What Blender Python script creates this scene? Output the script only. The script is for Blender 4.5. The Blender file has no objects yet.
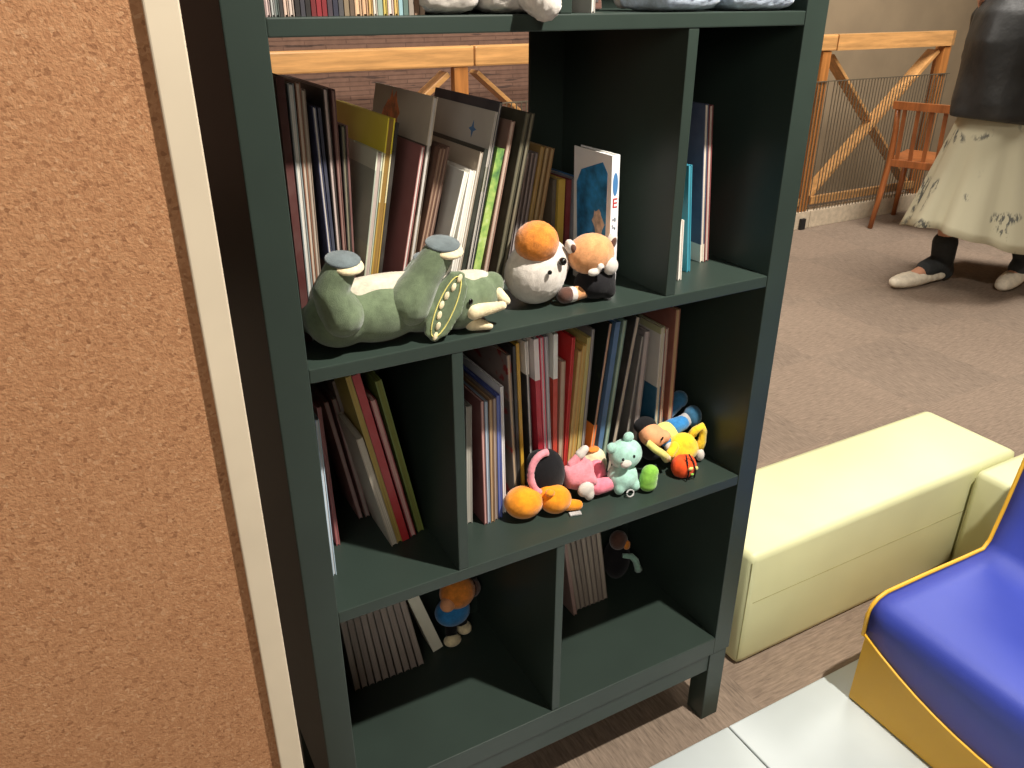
import bpy, bmesh, math, random
from mathutils import Vector, Matrix, Euler
random.seed(7)
S = bpy.context.scene
COL = S.collection

# ------------------------------------------------------------------ helpers
def lin(c):
    def f(v):
        v /= 255.0
        return v / 12.92 if v <= 0.04045 else ((v + 0.055) / 1.055) ** 2.4
    return (f(c[0]), f(c[1]), f(c[2]), 1.0)

def tag(o, label=None, cat=None, group=None, kind=None):
    if label: o['label'] = label
    if cat: o['category'] = cat
    if group: o['group'] = group
    if kind: o['kind'] = kind
    return o

def thing(name, label, cat, loc=(0, 0, 0), rot=(0, 0, 0), group=None):
    o = bpy.data.objects.new(name, None)
    o.empty_display_size = 0.05
    COL.objects.link(o)
    o.location = loc; o.rotation_euler = rot
    return tag(o, label, cat, group)

def link(name, me, m, parent=None, smooth=False):
    o = bpy.data.objects.new(name, me)
    COL.objects.link(o)
    if m: me.materials.append(m)
    if parent: o.parent = parent
    if smooth:
        for p in me.polygons: p.use_smooth = True
    return o

class MB:
    def __init__(s): s.bm = bmesh.new()
    def box(s, a, b, bevel=0.0, M=None):
        c = [(a[i] + b[i]) / 2 for i in range(3)]; d = [abs(b[i] - a[i]) for i in range(3)]
        t = bmesh.new()
        bmesh.ops.create_cube(t, size=1.0, matrix=Matrix.Translation(c) @ Matrix.Diagonal((d[0], d[1], d[2], 1)))
        if bevel > 0:
            bmesh.ops.bevel(t, geom=t.edges[:], offset=min(bevel, min(d) * .45), segments=2, profile=.6, affect='EDGES')
        s.add(t, M); return s
    def add(s, t, M=None):
        if M is not None: bmesh.ops.transform(t, matrix=M, verts=t.verts[:])
        me = bpy.data.meshes.new('tmp'); t.to_mesh(me); t.free()
        s.bm.from_mesh(me); bpy.data.meshes.remove(me)
    def bar(s, p, q, w, h, up=(0, 0, 1), bevel=0.004):
        p = Vector(p); q = Vector(q); d = q - p; L = d.length; x = d.normalized(); u = Vector(up)
        y = u.cross(x).normalized(); z = x.cross(y)
        M = Matrix((x, y, z)).transposed().to_4x4(); M.translation = (p + q) / 2
        s.box((-L / 2, -w / 2, -h / 2), (L / 2, w / 2, h / 2), bevel, M); return s
    def rod(s, p, q, r0, r1=None, n=10):
        p = Vector(p); q = Vector(q); d = q - p; r1 = r0 if r1 is None else r1
        t = bmesh.new()
        bmesh.ops.create_cone(t, cap_ends=True, segments=n, radius1=r0, radius2=r1, depth=d.length)
        M = Vector((0, 0, 1)).rotation_difference(d.normalized()).to_matrix().to_4x4(); M.translation = (p + q) / 2
        s.add(t, M); return s
    def ell(s, c, r, rot=None, n=20):
        t = bmesh.new()
        bmesh.ops.create_uvsphere(t, u_segments=n, v_segments=max(8, n * 2 // 3), radius=1.0)
        M = Matrix.Translation(c) @ (Euler(rot).to_matrix().to_4x4() if rot else Matrix()) @ Matrix.Diagonal((r[0], r[1], r[2], 1))
        s.add(t, M); return s
    def cap(s, p, q, r0, r1=None, n=6):
        p = Vector(p); q = Vector(q); r1 = r0 if r1 is None else r1
        for i in range(n + 1):
            k = i / n; r = r0 + (r1 - r0) * k
            s.ell(p.lerp(q, k), (r, r, r), None, 12)
        return s
    def prism(s, pts, a, b, axis='y'):
        vs0 = []; vs1 = []
        for u, v in pts:
            if axis == 'y': vs0.append(s.bm.verts.new((u, a, v))); vs1.append(s.bm.verts.new((u, b, v)))
            elif axis == 'x': vs0.append(s.bm.verts.new((a, u, v))); vs1.append(s.bm.verts.new((b, u, v)))
            else: vs0.append(s.bm.verts.new((u, v, a))); vs1.append(s.bm.verts.new((u, v, b)))
        n = len(pts)
        s.bm.faces.new(vs0); s.bm.faces.new(vs1[::-1])
        for i in range(n):
            j = (i + 1) % n
            s.bm.faces.new((vs0[i], vs1[i], vs1[j], vs0[j]))
        return s
    def tube(s, pts, r, n=8, closed=False):
        P = [Vector(p) for p in pts]; rings = []
        for i, p in enumerate(P):
            a = P[i - 1] if (i > 0 or closed) else p; b = P[(i + 1) % len(P)] if (i < len(P) - 1 or closed) else p
            d = (b - a).normalized(); u = d.cross(Vector((0.13, 0.31, 1))).normalized(); v = d.cross(u)
            rr = r[i] if isinstance(r, (list, tuple)) else r
            rings.append([s.bm.verts.new(p + (u * math.cos(t) + v * math.sin(t)) * rr) for t in [2 * math.pi * k / n for k in range(n)]])
        for i in range(len(P) if closed else len(P) - 1):
            A = rings[i]; B = rings[(i + 1) % len(P)]
            for k in range(n): s.bm.faces.new((A[k], A[(k + 1) % n], B[(k + 1) % n], B[k]))
        if not closed: s.bm.faces.new(rings[0][::-1]); s.bm.faces.new(rings[-1])
        return s
    def loft(s, rings, cap=True):
        R = [[s.bm.verts.new(p) for p in r] for r in rings]; n = len(R[0])
        for A, B in zip(R[:-1], R[1:]):
            for k in range(n): s.bm.faces.new((A[k], A[(k + 1) % n], B[(k + 1) % n], B[k]))
        if cap: s.bm.faces.new(R[0][::-1]); s.bm.faces.new(R[-1])
        return s
    def build(s, name, m, parent=None, smooth=False, loc=None):
        bmesh.ops.recalc_face_normals(s.bm, faces=s.bm.faces[:])
        me = bpy.data.meshes.new(name); s.bm.to_mesh(me); s.bm.free()
        o = link(name, me, m, parent, smooth)
        if loc: o.location = loc
        return o
    def blob(s, name, m, parent=None, voxel=0.003, it=4, noise=0.0, fac=.5):
        """union of the pieces as one smooth closed skin"""
        me = bpy.data.meshes.new(name); s.bm.to_mesh(me); s.bm.free()
        o = bpy.data.objects.new('tmp', me); COL.objects.link(o)
        r = o.modifiers.new('r', 'REMESH'); r.mode = 'VOXEL'; r.voxel_size = voxel
        k = o.modifiers.new('s', 'SMOOTH'); k.iterations = it; k.factor = fac
        dg = bpy.context.evaluated_depsgraph_get(); dg.update()
        me2 = bpy.data.meshes.new_from_object(o.evaluated_get(dg))
        bpy.data.objects.remove(o); bpy.data.meshes.remove(me)
        me2.name = name; me2.materials.clear()
        if noise:
            for v in me2.vertices:
                v.co += v.normal * random.uniform(-noise, noise)
        return link(name, me2, m, parent, True)

# ------------------------------------------------------------------ materials
class N:
    def __init__(s, name):
        s.m = bpy.data.materials.new(name); s.m.use_nodes = True
        s.t = s.m.node_tree; s.b = s.t.nodes['Principled BSDF']
    def n(s, kind, **kw):
        o = s.t.nodes.new(kind)
        for k, v in kw.items():
            if k in o.inputs: o.inputs[k].default_value = v
            else: setattr(o, k, v)
        return o
    def l(s, a, b): s.t.links.new(a, b)
    def ramp(s, fac, stops, const=False):
        r = s.n('ShaderNodeValToRGB'); e = r.color_ramp
        if const: e.interpolation = 'CONSTANT'
        e.elements[0].position = stops[0][0]; e.elements[0].color = lin(stops[0][1])
        e.elements[1].position = stops[-1][0] if len(stops) > 1 else 1; e.elements[1].color = lin(stops[-1][1])
        for p, c in stops[1:-1]:
            x = e.elements.new(p); x.color = lin(c)
        s.l(fac, r.inputs[0]); return r.outputs[0]
    def coord(s, which='Object', scale=(1, 1, 1), loc=(0, 0, 0)):
        c = s.n('ShaderNodeTexCoord'); mp = s.n('ShaderNodeMapping')
        mp.inputs['Scale'].default_value = scale; mp.inputs['Location'].default_value = loc
        s.l(c.outputs[which], mp.inputs[0]); return mp.outputs[0]
    def noise(s, co, scale, detail=3, rough=.6):
        o = s.n('ShaderNodeTexNoise', Scale=scale, Detail=detail, Roughness=rough)
        s.l(co, o.inputs['Vector']); return o.outputs['Fac']
    def bump(s, h, strength=.3, dist=.002):
        o = s.n('ShaderNodeBump', Strength=strength, Distance=dist)
        s.l(h, o.inputs['Height']); s.l(o.outputs[0], s.b.inputs['Normal'])
    def mix(s, f, a, b, mode='MIX'):
        o = s.n('ShaderNodeMix', data_type='RGBA', blend_type=mode)
        if isinstance(f, (int, float)): o.inputs[0].default_value = f
        else: s.l(f, o.inputs[0])
        for v, k in ((a, 6), (b, 7)):
            if isinstance(v, tuple): o.inputs[k].default_value = lin(v)
            else: s.l(v, o.inputs[k])
        return o.outputs[2]

def plain(name, c, rough=.5, var=.08, scale=30, bump=0.0, bs=200, spec=.5, bd=.001):
    k = N(name); co = k.coord()
    f = k.noise(co, scale)
    a = tuple(max(0, v * (1 - var)) for v in c); b = tuple(min(255, v * (1 + var)) for v in c)
    k.l(k.ramp(f, [(.3, a), (.7, b)]), k.b.inputs['Base Color'])
    k.b.inputs['Roughness'].default_value = rough
    k.b.inputs['Specular IOR Level'].default_value = spec
    if bump: k.bump(k.noise(co, bs), bump, bd)
    return k.m

def plush(name, c, var=.14, sheen=.35, scale=60):
    k = N(name); co = k.coord()
    f = k.noise(co, scale, 4, .7)
    a = tuple(max(0, v * (1 - var)) for v in c); b = tuple(min(255, v * (1 + var * .7)) for v in c)
    k.l(k.ramp(f, [(.3, a), (.7, b)]), k.b.inputs['Base Color'])
    k.b.inputs['Roughness'].default_value = .95
    k.b.inputs['Specular IOR Level'].default_value = .15
    k.b.inputs['Sheen Weight'].default_value = sheen
    k.bump(k.noise(co, 900, 2), .5, .0015)
    return k.m

def wood(name, c, axis='x', rough=.4):
    k = N(name)
    sc = {'x': (3, 40, 40), 'z': (40, 40, 3), 'y': (40, 3, 40)}[axis]
    co = k.coord('Object', sc)
    f = k.noise(co, 1.0, 5, .65)
    a = tuple(v * .82 for v in c); b = tuple(min(255, v * 1.1) for v in c)
    k.l(k.ramp(f, [(.3, a), (.7, b)]), k.b.inputs['Base Color'])
    k.b.inputs['Roughness'].default_value = rough
    k.bump(f, .1, .001)
    return k.m

def carpet():
    k = N('carpet'); c = k.n('ShaderNodeTexCoord')
    ch = k.n('ShaderNodeTexChecker', Scale=2.0)
    mp = k.n('ShaderNodeMapping'); mp.inputs['Location'].default_value = (-.05, -.05, .13)
    k.l(c.outputs['Object'], mp.inputs[0]); k.l(mp.outputs[0], ch.inputs['Vector'])
    a = k.noise(k.coord('Object', (210, 22, 1)), 1, 3, .7)
    b = k.noise(k.coord('Object', (22, 210, 1)), 1, 3, .7)
    ca = k.ramp(a, [(.3, (94, 83, 72)), (.7, (146, 129, 113))])
    cb = k.ramp(b, [(.3, (104, 91, 79)), (.7, (150, 132, 115))])
    big = k.noise(k.coord('Object', (1, 1, 1)), 1.3, 2)
    col = k.mix(ch.outputs['Fac'], ca, cb)
    col = k.mix(.18, col, k.ramp(big, [(.3, (110, 94, 84)), (.7, (158, 138, 122))]))
    k.l(col, k.b.inputs['Base Color'])
    k.b.inputs['Roughness'].default_value = .95; k.b.inputs['Specular IOR Level'].default_value = .12
    k.bump(a, .4, .002)
    return k.m

def cork():
    k = N('cork'); co = k.coord()
    wob = k.n('ShaderNodeTexNoise', Scale=90.0, Detail=2.0); k.l(co, wob.inputs['Vector'])
    ad = k.n('ShaderNodeVectorMath', operation='MULTIPLY_ADD')
    k.l(wob.outputs['Color'], ad.inputs[0]); ad.inputs[1].default_value = (.008, .008, .008); k.l(co, ad.inputs[2])
    v = k.n('ShaderNodeTexVoronoi', Scale=400.0); k.l(ad.outputs[0], v.inputs['Vector'])
    sp = k.n('ShaderNodeSeparateColor'); k.l(v.outputs['Color'], sp.inputs[0])
    base = k.ramp(sp.outputs[0], [(0, (152, 106, 76)), (.12, (184, 134, 98)), (.5, (195, 145, 107)), (.9, (206, 158, 120)), (1, (228, 190, 154))])
    f = k.noise(co, 520, 2, .6)
    dark = k.ramp(f, [(.24, (132, 88, 62)), (.36, (204, 154, 114))])
    col = k.mix(.5, base, dark, 'DARKEN')
    big = k.noise(co, 9, 3)
    col = k.mix(.25, col, k.ramp(big, [(.3, (188, 136, 98)), (.7, (202, 152, 112))]))
    k.l(k.mix(1.0, col, (222, 218, 211), 'MULTIPLY'), k.b.inputs['Base Color'])
    k.b.inputs['Roughness'].default_value = .85; k.b.inputs['Specular IOR Level'].default_value = .2
    k.bump(f, .5, .001)
    return k.m

def masonry():
    k = N('ledger_stone'); co = k.coord('Object', (1, 1, 1))
    r = N.n(k, 'ShaderNodeTexBrick', Scale=1.0)
    mp = k.n('ShaderNodeMapping'); mp.inputs['Rotation'].default_value = (math.radians(90), 0, 0)
    k.l(co, mp.inputs[0]); k.l(mp.outputs[0], r.inputs['Vector'])
    r.inputs['Color1'].default_value = lin((122, 92, 76)); r.inputs['Color2'].default_value = lin((106, 78, 64))
    r.inputs['Mortar'].default_value = lin((88, 64, 52)); r.inputs['Mortar Size'].default_value = .003
    r.inputs['Brick Width'].default_value = .21; r.inputs['Row Height'].default_value = .022
    s = k.noise(k.coord('Object', (5, 5, 45)), 1, 2, .5)
    col = k.mix(k.ramp(s, [(.61, (0, 0, 0)), (.65, (255, 255, 255))]), r.outputs['Color'], (48, 36, 32))
    f = k.noise(co, 25)
    col = k.mix(.25, col, k.ramp(f, [(.3, (90, 66, 54)), (.7, (140, 108, 92))]))
    k.l(col, k.b.inputs['Base Color']); k.b.inputs['Roughness'].default_value = .9
    k.bump(r.outputs['Fac'], .4, .004)
    return k.m

_cov = {}
def cover_mat(stops, art=0):
    key = (tuple(stops), art)
    if key in _cov: return _cov[key]
    k = N('book_cover')
    co = k.n('ShaderNodeTexCoord'); sx = k.n('ShaderNodeSeparateXYZ')
    k.l(co.outputs['Generated'], sx.inputs[0])
    stops = [(p, tuple(min(250, v * 1.15 + 4) for v in c)) for p, c in stops]
    st = list(stops) if len(stops) > 1 else [stops[0], (1.0, stops[0][1])]
    c = k.ramp(sx.outputs[2], st, True)
    f = k.noise(co.outputs['Object'], 35 if art in (5, 7) else 18, 3, .6)
    if art == 5:
        c = k.ramp(f, [(.3, (66, 104, 72)), (.42, (120, 158, 84)), (.55, (168, 190, 106)), (.66, (196, 208, 170)), (.8, (110, 150, 90))])
    elif art == 7:
        c = k.mix(k.ramp(f, [(.55, (0, 0, 0)), (.62, (255, 255, 255))]), c, (138, 34, 30))
    elif art == 8:
        c = k.mix(k.ramp(f, [(.62, (0, 0, 0)), (.7, (190, 190, 190))]), c, (84, 100, 40))
    else:
        c = k.mix(.12, c, k.ramp(f, [(.3, (50, 42, 38)), (.7, (190, 180, 170))]))
    k.l(c, k.b.inputs['Base Color'])
    k.b.inputs['Roughness'].default_value = .35; k.b.inputs['Specular IOR Level'].default_value = .4
    _cov[key] = k.m
    return k.m

_pg = {}
def page_mat(c):
    if c in _pg: return _pg[c]
    k = N('book_pages'); co = k.coord('Object', (1, 1, 1))
    f = k.noise(k.coord('Object', (1600, 2, 6)), 1, 2)
    k.l(k.ramp(f, [(.3, tuple(v * .72 for v in c)), (.62, c)]), k.b.inputs['Base Color'])
    k.b.inputs['Roughness'].default_value = .8
    _pg[c] = k.m
    return k.m

GREEN = plain('dark_green_paint', (43, 54, 48), .42, .05, 6, .03, 300, .4)
CREAMWOOD = plain('cream_painted_wood', (206, 192, 168), .5, .03, 8)
CORK = cork()
CARPET = carpet()
RAILWOOD = wood('honey_wood', (206, 154, 96), 'x', .32)
POSTWOOD = wood('honey_wood_upright', (180, 118, 62), 'z', .35)
CHAIRWOOD = wood('chair_wood', (160, 94, 50), 'z', .35)
WIRE = plain('dark_cord', (92, 82, 66), .6)
BLACKMETAL = plain('black_metal', (24, 24, 26), .5)
PALEBOARD = plain('pale_kickboard', (196, 180, 156), .6)
STONE = masonry()
TANWALL = plain('tan_plaster', (150, 132, 106), .9, .05, 3, .1, 60)
WALL = plain('warm_grey_plaster', (150, 138, 122), .9, .05, 3)
CEIL = plain('ceiling_paint', (190, 184, 174), .9, .03, 3)
def vinyl(name, c, rough=.32):
    k = N(name); co = k.coord()
    f = k.noise(co, 2.5, 3)
    k.l(k.ramp(f, [(.3, tuple(v * .95 for v in c)), (.7, tuple(min(255, v * 1.03) for v in c))]), k.b.inputs['Base Color'])
    k.b.inputs['Roughness'].default_value = rough
    w = k.noise(k.coord('Object', (9, 2.2, 2.2)), 1, 2, .4)
    g = k.noise(co, 700, 2)
    h = k.n('ShaderNodeMath', operation='MULTIPLY_ADD'); k.l(w, h.inputs[0]); h.inputs[1].default_value = 6.0; k.l(g, h.inputs[2])
    k.bump(h.outputs[0], .25, .002)
    return k.m
BENCHV = vinyl('pale_lime_vinyl', (206, 206, 160), .42)
BLUEV = vinyl('blue_vinyl', (56, 70, 164), .5)
YELV = vinyl('yellow_vinyl', (226, 172, 48), .45)
MATV = plain('white_foam', (180, 187, 187), .35, .03, 4, .04, 300)

# ------------------------------------------------------------------ the setting
def struct(name, mb, m): return tag(mb.build(name, m), kind='structure')
struct('floor', MB().box((-3.2, -3.2, -.1), (8.2, 4.4, 0)), CARPET)
struct('ceiling', MB().box((-3.2, -3.2, 3.0), (8.2, 4.4, 3.1)), CEIL)
struct('wall_back', MB().box((-3.2, 4.2, 0), (3.4, 4.4, 3.0)), STONE)
struct('wall_back_right', MB().box((3.4, 4.2, 0), (8.2, 4.4, 3.0)), TANWALL)
struct('wall_left', MB().box((-3.2, -3.2, 0), (-3.0, 4.2, 3.0)), plain('dark_low_bounce_wall', (30, 27, 22), .85, .2, 5))  # unseen wall, coloured this dark to cut reflections on the shelf side
struct('wall_right', MB().box((8.0, -3.2, 0), (8.2, 4.2, 3.0)), TANWALL)
struct('wall_front', MB().box((-3.0, -3.2, 0), (8.0, -3.0, 3.0)), WALL)

# ------------------------------------------------------------------ bookshelf
XL, XR, YF, YB = .159, .963, .855, 1.155
IL, IR = .2005, .922
shelf = thing('bookshelf', 'tall dark green open bookshelf filled with picture books and plush toys', 'bookshelf', (0, 0, 0))
def part(name, a, b, bev=.0015, parent=shelf, m=GREEN): return MB().box(a, b, bev).build(name, m, parent)
part('side_panel', (XL, YF, .1785), (IL, YB, 2.08))
part('side_panel', (IR, YF, .1785), (XR, YB, 2.08))
part('bottom_board', (IL, YF, .1785), (IR, YB - .006, .219))
for z in (1.311, .938, .573, 1.684):
    part('shelf_board', (IL, YF + .001, z), (IR, YB - .006, z + (.018 if z != .573 else .019)))
part('top_board', (IL, YF, 2.04), (IR, YB, 2.08))
part('divider', (.7235, YF + .002, .956), (.7405, YB - .006, 1.311))
part('divider', (.383, YF + .002, .592), (.399, YB - .006, .938))
part('divider', (.5505, YF + .002, .219), (.566, YB - .006, .573))
part('divider', (.533, YF + .002, 1.329), (.549, YB - .006, 1.684))
part('back_panel', (.6625, YB - .006, .938), (IR, YB, 1.329))
part('back_panel', (IL, YB - .006, .1785), (IR, YB, .957))
part('back_panel', (IL, YB - .006, 1.315), (IR, YB, 2.04))
part('base_rail', (.203, YF + .004, .134), (.917, YF + .030, .178))
part('base_rail', (.203, YB - .034, .134), (.917, YB - .008, .178))
for x in (.164, .916):
    for y in (YF + .001, YB - .046):
        part('leg', (x, y, 0), (x + .042, y + .045, .178), .002)

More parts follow.
